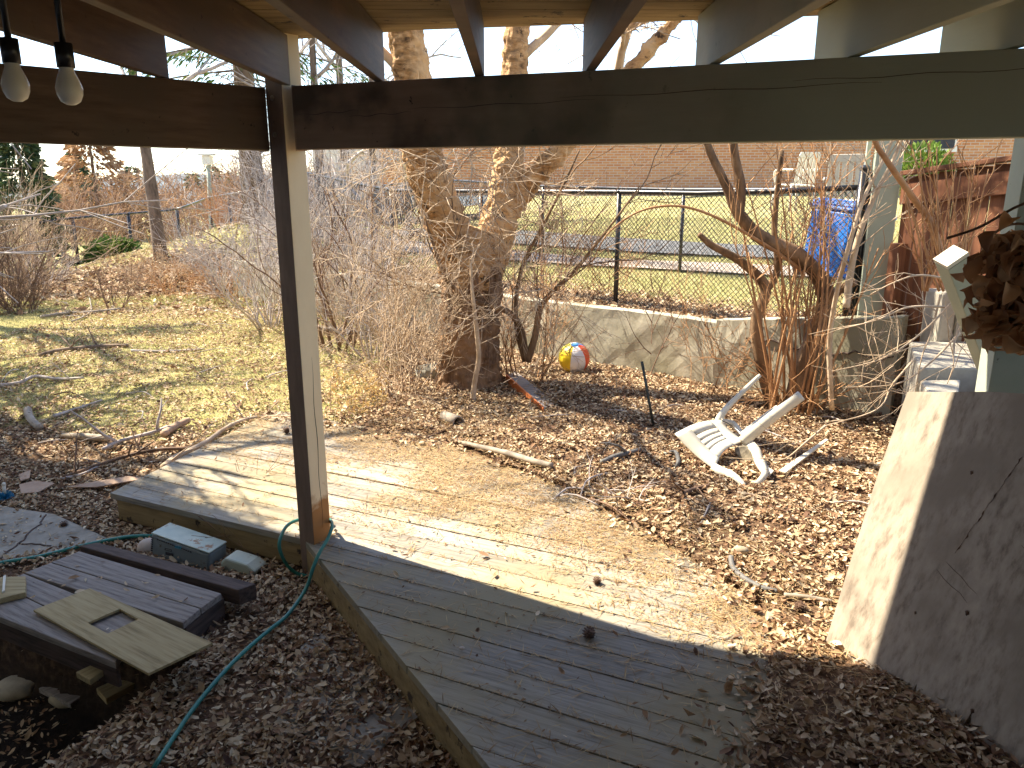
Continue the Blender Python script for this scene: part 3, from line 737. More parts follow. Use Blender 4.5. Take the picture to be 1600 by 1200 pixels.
tag(mb.build('arching_shrub', M['lilac'], None, True), 'leafless shrub with arching reddish branches at the right of the birch', 'shrub')
# thickets
thick = [
    ('bare_shrub', 'grey leafless thicket in front of the wall left of the birch', -1.45, 8.3, 16, 1.5, 'twig_grey', .012, .7),
    ('bare_shrub', 'dense pale twiggy shrub touching the left side of the birch', -.95, 7.7, 12, 1.5, 'twig', .011, .8),
    ('bare_shrub', 'dark stemmed shrub between the cream post and the birch', -2.05, 8.9, 9, 2.0, 'twig_dark', .020, .4),
    ('bare_shrub', 'silvery tangled shrub just left of the cream post', -3.25, 10.2, 20, 1.6, 'twig_grey', .012, .9),
    ('bare_shrub', 'tall grey shrub spreading behind the cream post', -2.6, 11.0, 16, 2.2, 'twig_grey', .014, .6),
    ('bare_shrub', 'low tan twiggy shrub at the foot of the far berm', -4.5, 12.2, 12, .9, 'twig_red', .008, .8),
    ('bare_shrub', 'large arching brown shrub at the left edge of the lawn', -7.9, 11.9, 26, 1.7, 'twig_dark', .012, .9),
    ('bare_shrub', 'pale arching shrub behind the brown one at the left edge', -8.3, 13.2, 20, 1.7, 'twig', .013, .9),
    ('bare_shrub', 'small brown shrub right of the large one on the lawn edge', -6.1, 11.6, 10, .8, 'twig_dark', .008, .9),
    ('bare_shrub', 'thin twiggy shrub against the fence right of the birch', .35, 8.7, 9, 1.6, 'twig_dark', .010, .5),
    ('bare_shrub', 'reddish twigs growing through the fence below the brick house', 1.2, 9.4, 7, .9, 'twig_red', .006, .5),
    ('bare_shrub', 'dense brown brush mound at the bottom of the large left edge shrub', -7.3, 11.4, 30, .8, 'twig_dark', .008, 1.2),
    ('bare_shrub', 'tall pale brush behind the evergreen at the left edge', -10.0, 15.5, 26, 1.6, 'twig', .014, .8),
    ('bare_shrub', 'fallen heap of pale twigs beside the leaning trunk', -6.4, 14.0, 22, .7, 'twig', .010, 1.6),
    ('bare_shrub', 'low spreading grey shrub between the leaning trunk and the left shrub', -8.6, 14.2, 20, .9, 'twig_grey', .009, 1.3),
    ('bare_shrub', 'orange tan brush growing on the top of the berm', -6.8, 18.5, 20, 1.2, 'twig_red', .012, .8),
    ('bare_shrub', 'golden brush crowding the left side of the birch trunk', -.95, 6.9, 14, 1.3, 'twig', .008, .7),
    ('bare_shrub', 'reddish tangle between the birch and its arching neighbour', .12, 7.2, 12, 1.2, 'twig_red', .008, .7),
    ('bare_shrub', 'dry brown tangle before the wall at the left of the lilac clump', 1.75, 6.75, 6, 1.0, 'twig_red', .006, .8),
    ('bare_shrub', 'small arching tangle in front of the wall right of the lilac clump', 2.65, 6.0, 5, .8, 'twig', .006, .9),
    ('bare_shrub', 'silver grey tangle on the berm slope right of the leaning trunk', -5.0, 13.4, 26, 1.3, 'twig_grey', .010, 1.0),
    ('bare_shrub', 'dense tall grey brush filling the gap left of the post under the spruce', -4.3, 14.2, 26, 2.3, 'twig_grey', .013, .8),
    ('bare_shrub', 'grey brush against the post with drooping silvery tips', -3.7, 12.2, 24, 1.7, 'twig_grey', .011, 1.0),
    ('bare_shrub', 'pale brush low in front of the wall right behind the cream post', -2.3, 9.6, 20, 1.2, 'twig', .009, 1.0),
    ('bare_shrub', 'high thin brush between post and birch reaching the beam', -1.9, 9.9, 18, 2.6, 'twig_grey', .012, .5),
    ('bare_shrub', 'reddish low brush at the foot of the berm slope', -5.6, 12.9, 12, .7, 'twig_red', .006, .9),
    ('bare_shrub', 'slim reddish shrub crossing the left fork of the birch', -1.15, 6.95, 9, 1.5, 'twig', .008, .8),
    ('bare_shrub', 'fine brown brush before the fence between birch and lilac clump', .1, 7.7, 9, 1.1, 'twig', .007, .9),
]
for (nm, lab, x, y, n, h, mt, r, spd) in thick:
    shrub(nm, lab, 'shrub', x, y, n, h, M[mt], r, spd, 2, 5, .22, .26, .05, 'leafless garden shrubs', seg=.12)
# --- lilac clump at right with thick curved stems
lc = root0('lilac_clump', 'old lilac clump with thick curved stems and orange shoots by the broken chair', 'shrub')
mb = MB()
YL = 6.2
limb(mb, lv((1238, 665, YL), (1250, 600, YL), (1272, 530, YL), (1292, 478, YL), (1278, 430, YL), (1240, 395, YL), (1190, 372, YL), (1155, 335, YL), (1135, 290, YL), (1105, 225, YL), (1080, 120, YL)), [.10, .09, .08, .072, .066, .062, .055, .048, .036, .03, .022], 12, .09)
limb(mb, lv((1155, 340, YL), (1158, 290, YL), (1148, 235, YL), (1140, 120, YL)), [.04, .036, .03, .02], 9, .06)
limb(mb, lv((1215, 655, 6.3), (1190, 560, 6.3), (1182, 500, 6.3), (1196, 450, 6.3), (1160, 410, 6.3), (1115, 385, 6.3), (1092, 366, 6.3)), [.07, .06, .05, .045, .036, .028, .022], 9, .06)
limb(mb, lv((1196, 455, 6.3), (1215, 420, 6.3), (1210, 350, 6.3), (1222, 235, 6.3)), [.035, .03, .024, .018], 8, .06)
limb(mb, lv((1288, 470, YL), (1310, 455, 6.1), (1335, 440, 6.0)), [.045, .04, .035], 8, .08)
mb.build('stem', M['lilac'], lc, True)
mb = MB()
limb(mb, lv((1250, 420, 6.2), (1200, 385, 6.15), (1120, 340, 6.1), (1060, 322, 6.1), (1000, 330, 6.1), (950, 365, 6.1), (925, 410, 6.1)), [.016, .014, .012, .010, .009, .007, .004], 7, .06)
for i in range(24):
    px = rng.uniform(1195, 1275); a = G(px, rng.uniform(640, 665)); x1 = px + rng.uniform(-80, 130)
    top = D(x1, rng.uniform(215, 420), a.y + rng.uniform(-.3, .3))
    mid = a.lerp(top, .5) + Vector((rng.uniform(-.1, .1), rng.uniform(-.1, .1), 0))
    r0 = rng.uniform(.008, .016); P = smooth_path([a, mid, top], 5); mb.tube(P, lerp_list([r0, r0 * .7, r0 * .35], len(P)), 5)
    for k in range(4): grow(mb, P[rng.randint(4, len(P) - 1)], Vector((rng.uniform(-.8, .8), rng.uniform(-.5, .5), 1)), rng.uniform(.25, .6), .005, 1, 3, .6, .25, .03, .0025)
for i in range(14):   # arching outer shoots
    a = G(rng.uniform(1200, 1270), 650); d = Vector((rng.uniform(-1, .9), rng.uniform(-.8, .3), rng.uniform(.5, 1)))
    grow(mb, a, d, rng.uniform(.7, 1.1), .007, 2, 3, .5, .25, -.10, .0025)
mb.build('shoots', M['twig_red'], lc, True)
rebase(lc)
# forked stems that rise before the green fence post
mb = MB(); Yb = 5.4
limb(mb, lv((1322, 480, Yb), (1330, 420, Yb), (1345, 360, Yb), (1370, 300, Yb), (1400, 240, Yb), (1440, 130, Yb)), [.026, .024, .02, .016, .013, .008], 7, .06)
limb(mb, lv((1300, 640, Yb + .3), (1296, 540, Yb + .3), (1305, 470, Yb + .2), (1322, 400, Yb), (1350, 310, Yb), (1385, 240, Yb), (1420, 150, Yb)), [.02, .02, .018, .016, .013, .011, .006], 7, .06)
for (px, py) in ((1345, 360), (1370, 300), (1322, 400), (1350, 310), (1385, 250), (1330, 420)):
    for k in range(2): grow(mb, D(px, py, Yb), Vector((rng.uniform(-.8, .8), rng.uniform(-.3, .3), 1)), .5, .007, 2, 3, .6, .3, .03, .0025)
tag(mb.build('bare_shrub', M['twig'], None, True), 'forked pale stems crossing the green post at the end of the fence', 'shrub', 'leafless garden shrubs')
# stems before the red boards
mb = MB(); 
limb(mb, lv((1475, 440, 4.6), (1470, 400, 4.6), (1455, 350, 4.6), (1420, 300, 4.6), (1385, 250, 4.6), (1365, 215, 4.6), (1340, 120, 4.6)), [.022, .022, .021, .019, .017, .015, .01], 8, .05)
for i in range(17):
    px = rng.uniform(1440, 1510); x1 = px + rng.uniform(-70, 60); Y = rng.uniform(4.4, 4.9)
    P = smooth_path([D(px, 455, Y), D((px + x1) / 2 + rng.uniform(-10, 10), 380, Y), D(x1, rng.uniform(225, 310), Y)], 6)
    mb.tube(P, lerp_list([.0085, .006, .003], len(P)), 5)
    for k in range(3): grow(mb, P[rng.randint(3, len(P) - 1)], Vector((rng.uniform(-1, 1), 0, .8)), rng.uniform(.1, .35), .004, 1, 2, .6, .3, 0, .0022)
tag(mb.build('bare_shrub', M['twig_red'], None, True), 'orange upright shoots in front of the red board wall', 'shrub', 'leafless garden shrubs')
# drooping twigs over the right wall section
mb = MB()
for (a, b, c_, d_) in (((1490, 470), (1440, 520), (1380, 560), (1300, 580)), ((1500, 520), (1450, 570), (1400, 600), (1320, 605)), ((1480, 480), (1420, 480), (1370, 500), (1310, 515)), ((1430, 560), (1395, 600), (1370, 640), (1290, 665)),
                       ((1290, 665), (1260, 690), (1230, 715), (1205, 720)), ((1500, 440), (1440, 430), (1400, 440), (1360, 460)), ((1470, 460), (1455, 520), (1440, 560), (1425, 640)), ((1505, 500), (1490, 540), (1490, 570), (1480, 600))):
    Y = rng.uniform(4.2, 4.6); P = smooth_path(lv((*a, Y), (*b, Y - .05), (*c_, Y - .1), (*d_, Y - .1)), 6)
    mb.tube(P, lerp_list([.008, .006, .004, .0025], len(P)), 5)
    for k in range(5): grow(mb, P[rng.randint(3, len(P) - 2)], Vector((rng.uniform(-1, .4), rng.uniform(-.3, .3), rng.uniform(-.5, .6))), rng.uniform(.15, .4), .0035, 1, 2, .6, .3, -.03, .0018)
tag(mb.build('bare_shrub', M['twig'], None, True), 'long drooping yellowish twigs hanging before the right wall section', 'shrub', 'leafless garden shrubs')
# spiky twigs around the stake and in the litter
for (px, py, h, lab) in ((1015, 600, 1.0, 'slender dark sapling tied to the metal stake'), (890, 640, .35, 'small forked dry weed stalk below the beach ball'), (960, 620, .3, 'curled dry weed stalk right of the beach ball')):
    p = G(px, py); mb = MB()
    grow(mb, p, Vector((.02, 0, 1)), h, .008 if h > .5 else .004, 2, 5, .5, .25, .05, .0022)
    if h > .5:
        for k in range(7): grow(mb, p + Vector((0, 0, .3 + k * .1)), Vector((rng.uniform(-1, 1), rng.uniform(-.5, .5), .6)), .6, .006, 1, 4, .6, .25, 0, .0022)
    tag(mb.build('dry_stalk' if h < .5 else 'sapling', M['twig_dark'] if h > .5 else M['twig'], None, True), lab, 'weed' if h < .5 else 'sapling')
# yellow dried stalks near the post
mb = MB()
for i in range(12):
    px = rng.uniform(515, 600); py = rng.uniform(600, 655); p = G(px, py)
    q = p + Vector((rng.uniform(-.1, .1), 0, rng.uniform(.15, .4))); mb.tube([p, q], .003, 4)
tag(mb.build('dry_weeds', M['twig'], None), 'clump of yellow dried weed stalks right of the cream post', 'weeds')
DW = [(G(rng.uniform(515, 600), rng.uniform(600, 655)), rng.uniform(.1, .35)) for _ in range(40)]

# ------------------------------------------------------------------ background trees
def conifer(name, label, x, y, h, r, mat, n=2600, z=None, cat='tree', base_r=.12, top_r=.02, bare=0.1, leaf=.16, group=None, width_pow=1.0):
    t = root0(name, label, cat, group); z = hz(x, y) if z is None else z
    mb = MB(); mb.tube([(x, y, z - .2), (x, y, z + h * .5), (x, y, z + h)], [base_r, base_r * .6, top_r], 8); mb.build('trunk', M['bark'], t, True)
    k = nr.random(n); zz = bare + (1 - bare) * k ** 1.0
    rr = r * (1 - (zz - bare) / (1 - bare)) ** width_pow * (.35 + .65 * nr.random(n) ** .5) * (1 + .25 * np.sin(zz * 60)) + .03
    a = nr.random(n) * 6.283; c = np.stack([x + rr * np.cos(a), y + rr * np.sin(a), z + zz * h - .25 * rr], 1)
    out = np.stack([np.cos(a), np.sin(a), -.25 + .3 * nr.random(n)], 1); out += nr.normal(0, .25, (n, 3))
    leafcards('crown', c, out, leaf, leaf * .35, mat, t)
    return rebase(t)
def leafcards(name, c, d, L, W, mat, parent=None, tint=None, droop=.15):
    n = len(c); d = d / np.linalg.norm(d, axis=1, keepdims=True)
    s = np.cross(d, nr.normal(0, 1, (n, 3))); s /= np.linalg.norm(s, axis=1, keepdims=True) + 1e-9
    sc = (.6 + .8 * nr.random((n, 1)))
    tip = c + d * L * sc; tip[:, 2] -= droop * L * sc[:, 0]
    mid = c + d * L * .5 * sc
    V = np.concatenate([c, mid + s * W * .5 * sc, tip, mid - s * W * .5 * sc], 0)
    i = np.arange(n); F = np.stack([i, i + n, i + 2 * n, i + 3 * n], 1)
    return npmesh(name, V, F, mat, False, parent, tint=nr.random(n) if tint is None else tint)
def bare_tree(name, label, x, y, h, r, lean=(0, 0), mat='bark', lev=3, kids=4, z=None, group=None, first=.45, crown_mat='twig_grey', cl=.35):
    t = root0(name, label, 'tree', group); z = hz(x, y) - .1 if z is None else z
    mb = MB(); n = 9; P = []
    for i in range(n + 1):
        k = i / n; P.append(Vector((x + lean[0] * h * k + .04 * math.sin(k * 5 + x), y + lean[1] * h * k, z + h * k)))
    mb.tube(P, [r * (1.15 if i == 0 else 1 - .75 * i / n) for i in range(n + 1)], 9, True, .05); mb.build('trunk', M[mat], t, True)
    mb = MB()
    for k in range(int(12)):
        i = int(n * (first + (1 - first) * k / 12)); a = k * 2.4
        grow(mb, P[min(i, n)], Vector((math.cos(a), math.sin(a), .6)), h * cl * rng.uniform(.6, 1.1), r * .42, lev - 1, kids, .6, .25, .04, .007, seg=.3)
    mb.build('crown', M[crown_mat], t, True)
    return rebase(t)
conifer('juniper_tree', 'narrow dark evergreen standing alone at the far left edge', D(38, 300, 22).x, 22, 4.2, .85, M['needle_blue'], 5000, leaf=.22, base_r=.1, bare=.0, z=-.2, width_pow=.7)
conifer('spruce_tree', 'tall rusty orange conifer in the brush left of the grey trunk', D(150, 300, 34).x, 34, 5.3, 2.3, M['larch'], 2800, leaf=.32, bare=.1)
conifer('spruce_tree', 'small far conifer beside the rusty one', D(122, 300, 45).x, 45, 3.6, 1.5, M['needle_blue'], 1500, leaf=.35, bare=.1, z=0)
# a big spruce whose low boughs hang in at the top
def bough_tree(label, x, y, z0, h, r, n, px_lim=None, trunk_r=.2, zlow=2.2):
    t = root0('spruce_tree', label, 'tree'); z = hz(x, y)
    mb = MB(); mb.tube([(x, y, z - .2), (x, y, z + h)], [trunk_r, trunk_r * .3], 10, True, .04); mb.build('trunk', M['bark'], t, True)
    cs, ds = [], []; mb = MB()
    for k in range(46):
        a = k * 2.399; zz = z0 + (h - z0 - .5) * k / 46; L = r * (1 - .7 * k / 46)
        e = Vector((x + L * math.cos(a), y + L * math.sin(a), z + zz - .35 * L * .6)); s = Vector((x, y, z + zz))
        m = s.lerp(e, .5) + Vector((0, 0, .1)); P = smooth_path([s, m, e], 8); mb.tube(P, lerp_list([.03, .008], len(P)), 4)
        for q in range(n):
            tt = rng.uniform(.15, 1); p = P[int(tt * (len(P) - 1))]; wd_ = .5 * (1 - tt * .6)
            o = Vector((-math.sin(a), math.cos(a), 0)) * rng.uniform(-wd_, wd_) + Vector((0, 0, -abs(rng.gauss(0, .12))))
            cs.append(p + o); ds.append(Vector((math.cos(a), math.sin(a), -.5)) + o)
    mb.build('branch', M['bark'], t, True)
    leafcards('crown', np.array([tuple(c) for c in cs]), np.array([tuple(c) for c in ds]), .16, .035, M['needle_green'], t)
    return rebase(t)
bough_tree('big spruce whose green boughs hang below the beam left of the post', D(400, 350, 17).x, 17, 2.6, 9, 3.0, 150, trunk_r=.27)
bare_tree('leaning_tree', 'slender leaning grey trunk standing at the foot of the berm', D(255, 402, 15.5).x, 15.5, 7, .14, (-.055, 0), 'bark', 3, 3, group=None, z=.05, first=.5)
for (px, Y, h, r, lab) in ((508, 17, 7, .11, 'dark trunk just right of the cream post behind the thicket'), (590, 15, 6, .08, 'thin dark tree against the sky left of the birch'), (545, 22, 8, .16, 'far bare tree between the cream post and the birch'),
                           (470, 26, 8, .18, 'distant bare tree hidden mostly by the cream post'), (640, 24, 7, .12, 'distant bare tree right behind the left fork of the birch')):
    bare_tree('bare_tree', lab, D(px, 400, Y).x, Y, h, r, (.01, 0), 'bark', 3, 4, group='bare trees behind the fence', first=.15, cl=.32)
# off-picture trees on the left whose shadows cross the lawn
bare_tree('bare_tree', 'large bare tree beyond the left edge shading the lawn', -10.6, 12.3, 7.5, .22, (.03, 0), 'bark', 3, 4, first=.3)
bare_tree('bare_tree', 'bare leaning tree beyond the left edge shading the litter', -8.9, 9.2, 6, .18, (-.03, .02), 'bark', 3, 4, first=.25)
bare_tree('bare_tree', 'many branched bare tree beyond the left edge close to the deck', -6.2, 6.9, 5.5, .13, (0, .03), 'bark', 3, 6, first=.3, cl=.40)
bough_tree('dark spruce beyond the left edge that sheds needles over the deck', -8.6, 7.6, 3.0, 10, 2.1, 60, trunk_r=.22)
bare_tree('bare_tree', 'second bare tree beyond the left edge near the house', -7.6, 8.1, 5.2, .15, (0, .05), 'bark', 3, 5, first=.25, cl=.45)
# brush mass on the slope behind the fence
cs = []
mb = MB()
for i in range(560):
    Y = rng.uniform(29, 40); px = rng.uniform(60, 640); p = D(px, 330, Y); z = hz(p.x, Y) - .3
    h = rng.uniform(1.6, 3.3) * (1 if px > 200 else .8)
    P = [Vector((p.x, Y, z))]; dd = Vector((rng.uniform(-.5, .5), 0, 1))
    for k in range(5): dd = (dd + Vector((rng.gauss(0, .15), rng.gauss(0, .15), 0))).normalized(); P.append(P[-1] + dd * h / 5)
    mb.tube(P, [.035, .03, .026, .02, .015, .01], 3, False)
    for k in range(12):
        q = P[rng.randint(1, 5)]; d2 = Vector((rng.uniform(-1, 1), rng.uniform(-.5, .5), rng.uniform(.1, 1))).normalized()
        e = q + d2 * rng.uniform(.4, 1.1); mb.tube([q, (q + e) / 2 + Vector((0, 0, rng.uniform(-.05, .08))), e], [.013, .010, .007], 3, False)
tag(mb.build('brush', M['brush'], None), None, None, None, 'stuff')
# evergreen bush and dark twig pile near the berm
def bush(name, label, x, y, rx, rz, mat, n=900, leaf=.12, z=None):
    z = hz(x, y) if z is None else z
    t = root0(name, label, 'bush'); d = nr.normal(0, 1, (n, 3)); d /= np.linalg.norm(d, axis=1, keepdims=True); d[:, 2] = np.abs(d[:, 2])
    k = nr.random((n, 1)) ** .4; c = d * k * np.array([rx, rx, rz]) + np.array([x, y, z])
    leafcards('foliage', c, d + np.array([0, 0, .2]), leaf, leaf * .4, mat, t)
    mb = MB()
    for i in range(7): mb.tube([(x, y, z - .05), (x + rng.uniform(-.5, .5) * rx, y + rng.uniform(-.5, .5) * rx, z + rz * .7)], [.02, .008], 5)
    mb.build('stem', M['bark'], t); return rebase(t)
bush('evergreen_bush', 'round dark evergreen bush on the distant lawn before the sloping fence', D(175, 362, 22).x, 22, .75, .62, M['needle_green'], 1500, .2)
bush('evergreen_bush', 'bright green cedar bush peeking over the red board wall', D(1445, 245, 9.5).x, 9.5, .36, .6, M['shrub_green'], 2200, .08, z=1.75)
# conifer tops on the far hills
for i in range(26):
    x = -330 + i * 13 + rng.uniform(-5, 5); y = rng.uniform(300, 340)
    conifer('distant_conifer', 'tiny blue green conifer on the far hillside', x, y, rng.uniform(7, 14), 3, M['needle_blue'], 160, z=-4 + rng.uniform(-1, 1), leaf=3.0, base_r=.3, group='conifers on the far hills')

# ------------------------------------------------------------------ brick house beyond the road
bh = root0('brick_house', 'low orange brick house across the road at the top right', 'house')
ang = R(-10)
bhc = Vector((7.5, 30, .45))
def hb(c, s, nm, mat, zr=0):
    mb = MB(); mb.box((0, 0, 0), s); o = mb.build(nm, mat, bh); o.location = bhc + Matrix.Rotation(ang, 3, 'Z') @ Vector(c); o.rotation_euler = (0, 0, ang); return o
hb((0, 0, 2.6), (24, 6, 3.2), 'wall', M['brick'])
hb((-1, -.2, 4.35), (25, 7.4, .3), 'roof', M['roofing'])
hb((-13.5, 1, 2.2), (3.0, 6, 2.6), 'garage_wall', M['stucco'])
bh_w = hb((6.5, -3.02, 3.0), (1.8, .08, 1.2), 'window', M['bulb'])
hb((6.5, -3.07, 3.0), (1.6, .03, 1.0), 'pane', M['ink'])
rebase(bh)
# lamp post on the lawn
lp = root0('lamp_post', 'grey green lamp post with a white lantern behind the fence', 'lamp post')
pb = D(330, 352, 24); pz = hz(pb.x, 24); ptop = D(325, 258, 24)
mb = MB(); mb.tube([(pb.x, 24, pz - .2), (ptop.x, 24, ptop.z)], [.085, .055], 10); mb.build('pole', M['paint_sage'], lp, True)
mb = MB(); mb.box((ptop.x, 24, ptop.z + .14), (.26, .26, .26)); mb.build('lantern', M['bulb'], lp, bevel=.02)
mb = MB(); mb.prism([(ptop.x - .2, 23.8, ptop.z + .28), (ptop.x + .2, 23.8, ptop.z + .28), (ptop.x + .2, 24.2, ptop.z + .28), (ptop.x - .2, 24.2, ptop.z + .28)], (0, 0, .05)); mb.build('cap', M['bulb'], lp)
rebase(lp)
# yellow post seen through twigs
p = D(545, 330, 19); mb = MB(); mb.box((p.x, 19, 1.2), (.34, .12, 1.5))
tag(mb.build('board_sign', M['plywood'], bevel=.01), 'blank yellowish board panel seen through the thicket left of the birch', 'board')

# ------------------------------------------------------------------ right side: green post, red board wall, blue bin, white chairs
Yp = 6.4
ft = root0('garden_post', 'sage green timber post carrying the end of the chain link fence', 'post')
a = D(1352, 500, Yp); mb = MB(); mb.box((a.x + .05, Yp + .05, 1.5), (.20, .19, 1.9), Matrix.Rotation(R(-18), 3, 'Z')); mb.build('post', M['paint_sage'], ft, bevel=.006)
mb = MB(); mb.box((a.x - .055, Yp + .18, 1.5), (.03, .10, 1.7), Matrix.Rotation(R(-18), 3, 'Z')); mb.build('edge_board', M['mint'], ft)
rebase(ft)
mb = MB(); q = D(1322, 495, 6.5); mb.tube([(q.x, 6.5, .5), (q.x + .02, 6.5, 2.0)], .038, 14); mb.sphere((q.x + .02, 6.5, 2.01), (.045, .045, .03), 12, 6)
mb.tube([(q.x + .02, 6.5, 1.95), (q.x + .30, 6.62, 2.0)], .02, 10)
tag(mb.build('terminal_post', M['black'], None, True), 'thick black round steel post beside the green timber post', 'post')
rf = root0('board_wall', 'red brown stained board wall with a sloping cap rail at the right', 'fence')
A_ = Vector((D(1388, 500, 6.3).x, 6.3, 0)); B_ = Vector((D(1640, 500, 5.0).x + .2, 5.0, 0)); t = (B_ - A_).normalized(); Lw = (B_ - A_).length
nrm = Vector((t.y, -t.x, 0)); k = 0
zt0 = D(1392, 275, 6.3).z; zt1 = D(1620, 232, 5.0).z
mb = MB(); s = 0
while s < Lw:
    p = A_ + t * (s + .067); zz = zt0 + (zt1 - zt0) * s / Lw
    mb.box((p.x, p.y, .6 + (zz - .6) / 2), (.13, .02, zz - .6), Matrix.Rotation(math.atan2(t.y, t.x), 3, 'Z')); s += .142
mb.build('boards', M['redwood'], rf, bevel=.003)
def rail(z_off, hh, th, nm, out):
    mb = MB(); P = [A_ + nrm * out, B_ + nrm * out, B_ + nrm * (out + th), A_ + nrm * (out + th)]
    zs = [zt0 + z_off, zt1 + z_off, zt1 + z_off, zt0 + z_off]
    mb.hexa([Vector((p.x, p.y, z)) for p, z in zip(P, zs)][::1] + [Vector((p.x, p.y, z + hh)) for p, z in zip(P, zs)])
    mb.build(nm, M['redwood'], rf, bevel=.004)
rail(-.22, .16, .035, 'rail', .012); rail(.003, .035, .12, 'cap', -.04)
for s in (.05, 1.15):
    p = A_ + t * s + nrm * .055; mb = MB(); mb.box((p.x, p.y, .98), (.09, .09, .9 if s < 1 else .75), Matrix.Rotation(math.atan2(t.y, t.x), 3, 'Z')); mb.build('post', M['redwood'], rf, bevel=.004)
rebase(rf)
# blue wheeled bin leaning
bn = root0('recycling_bin', 'bright blue wheeled plastic bin behind the fence beside the green post', 'bin')
c = D(1297, 440, 7.2); Mt = Matrix.Diagonal((1.15, 1.15, 1.05)) @ Matrix.Rotation(R(11), 3, 'Y') @ Matrix.Rotation(R(25), 3, 'Z')
def bx8(mb, z0, z1, w0, d0, w1, d1):
    q = []
    for z, ww, dd in ((z0, w0, d0), (z1, w1, d1)):
        for sx, sy in ((-1, -1), (1, -1), (1, 1), (-1, 1)): q.append(c + Mt @ Vector((sx * ww / 2, sy * dd / 2, z)))
    mb.hexa(q)
mb = MB(); bx8(mb, .05, .60, .34, .36, .42, .46); bx8(mb, .601, .64, .45, .50, .46, .51); mb.build('body', M['blue'], bn, bevel=.03)
mb = MB(); bx8(mb, .642, .70, .46, .52, .38, .42); mb.build('lid', M['blue'], bn, bevel=.03)
for sx in (-.2, .2):
    mb = MB(); w0 = c + Mt @ Vector((sx - .02, .17, .06)); w1 = c + Mt @ Vector((sx + .02, .17, .06)); mb.tube([w0, w1], .06, 16); mb.build('wheel', M['black'], bn, True)
for k in range(3):
    mb = MB(); u0 = c + Mt @ Vector((-.12 + k * .12, -.19, .12)); u1 = c + Mt @ Vector((-.14 + k * .14, -.235, .56)); mb.tube([u0, u1], .012, 6); mb.build('rib', M['blue'], bn, True)
rebase(bn)
c2 = D(1388, 243, 7.4); mb = MB(); mb.sphere(c2, (.12, .12, .08), 14, 8); mb.tube([c2, (c2.x, c2.y, c2.z - .9)], .02, 8)
tag(mb.build('blue_pail', M['blue'], None, True), 'small blue upturned pail on a stick above the green post', 'pail')
def garden_chair(label, px, py, Y, rz, s=1.0, grp=None):
    ch = root0('garden_chair', label, 'chair', grp)
    b = D(px, py, Y); Mz = Matrix.Rotation(rz, 3, 'Z')
    def P(x, y, z): return b + Mz @ Vector((x * s, y * s, z * s))
    mb = MB(); mb.hexa([P(-.22, -.2, .40), P(.22, -.2, .40), P(.2, .2, .38), P(-.2, .2, .38), P(-.22, -.2, .42), P(.22, -.2, .42), P(.2, .2, .40), P(-.2, .2, .40)]); mb.build('seat', M['plastic'], ch, bevel=.008)
    mb = MB()
    for i in range(6):
        x = -.17 + i * .068; mb.hexa([P(x - .022, .2, .42), P(x + .022, .2, .42), P(x + .022, .215, .42), P(x - .022, .215, .42), P(x - .024, .27, .80), P(x + .024, .27, .80), P(x + .024, .285, .80), P(x - .024, .285, .80)])
    mb.hexa([P(-.22, .268, .80), P(.22, .268, .80), P(.22, .29, .80), P(-.22, .29, .80), P(-.17, .28, .88), P(.17, .28, .88), P(.17, .30, .88), P(-.17, .30, .88)])
    mb.build('backrest', M['plastic'], ch, bevel=.006)
    for sx in (-1, 1):
        for sy in (-1, 1):
            mb = MB(); mb.tube([P(sx * .2, sy * .18, .40), P(sx * .25, sy * .23, 0)], [.025, .018], 8); mb.build('leg', M['plastic'], ch, True)
        mb = MB(); mb.tube(smooth_path([P(sx * .22, -.18, .42), P(sx * .25, -.18, .60), P(sx * .25, 0, .63), P(sx * .22, .25, .62)], 4), .02, 8); mb.build('armrest', M['plastic'], ch, True)
    return rebase(ch)
garden_chair('upright white plastic chair with slotted back beyond the fence', 1318, 372, 8.6, R(150), 1.0, 'white chairs across the fence')
garden_chair('white plastic chair further back, only its back above the rail', 1238, 330, 12.4, R(200), 1.0, 'white chairs across the fence')

# ------------------------------------------------------------------ broken white chair
wc = root0('broken_chair', 'tipped over white plastic chair with broken legs lying in the leaves', 'chair')
def sheet(name, rows, mat, parent, th=.006, smooth=True, sub=1):
    mb = MB(); n = len(rows[0])
    for r_ in rows:
        for p in r_: mb.v.append(tuple(p))
    for i in range(len(rows) - 1):
        for j in range(n - 1): a = i * n + j; mb.face(a, a + 1, a + n + 1, a + n)
    o = mb.build(name, mat, parent, smooth)
    s = o.modifiers.new('s', 'SOLIDIFY'); s.thickness = th; s.offset = 0
    if sub: q = o.modifiers.new('q', 'SUBSURF'); q.levels = sub; q.render_levels = sub
    return o
# seat/back panel with slots: strips between the slots
A1, B1, C1, D1 = D(1054, 678, 5.0), D(1126, 657, 5.25), D(1166, 690, 5.05), D(1118, 735, 4.78)
def bil(u, v):
    p = A1 * (1 - u) * (1 - v) + B1 * u * (1 - v) + C1 * u * v + D1 * (1 - u) * v
    p = p + (A1 - C1) * .10 * max(0, v - .3) * math.sin(u * math.pi) * 1.4   # concave free edge
    return p + Vector((0, 0, .03 * math.sin(u * math.pi) * 1 - .02 * math.sin(v * math.pi)))
edges = [0, .22, .235, .37, .385, .52, .535, .67, .685, 1.0]
mb = MB()
def patch(u0, u1, v0, v1, n=6, m=3):
    b = len(mb.v)
    for i in range(n + 1):
        for j in range(m + 1): mb.v.append(tuple(bil(u0 + (u1 - u0) * i / n, v0 + (v1 - v0) * j / m)))
    for i in range(n):
        for j in range(m): a = b + i * (m + 1) + j; mb.face(a, a + m + 1, a + m + 2, a + 1)
patch(0, .28, 0, 1, 3, 10); patch(.76, 1, 0, 1, 3, 10)
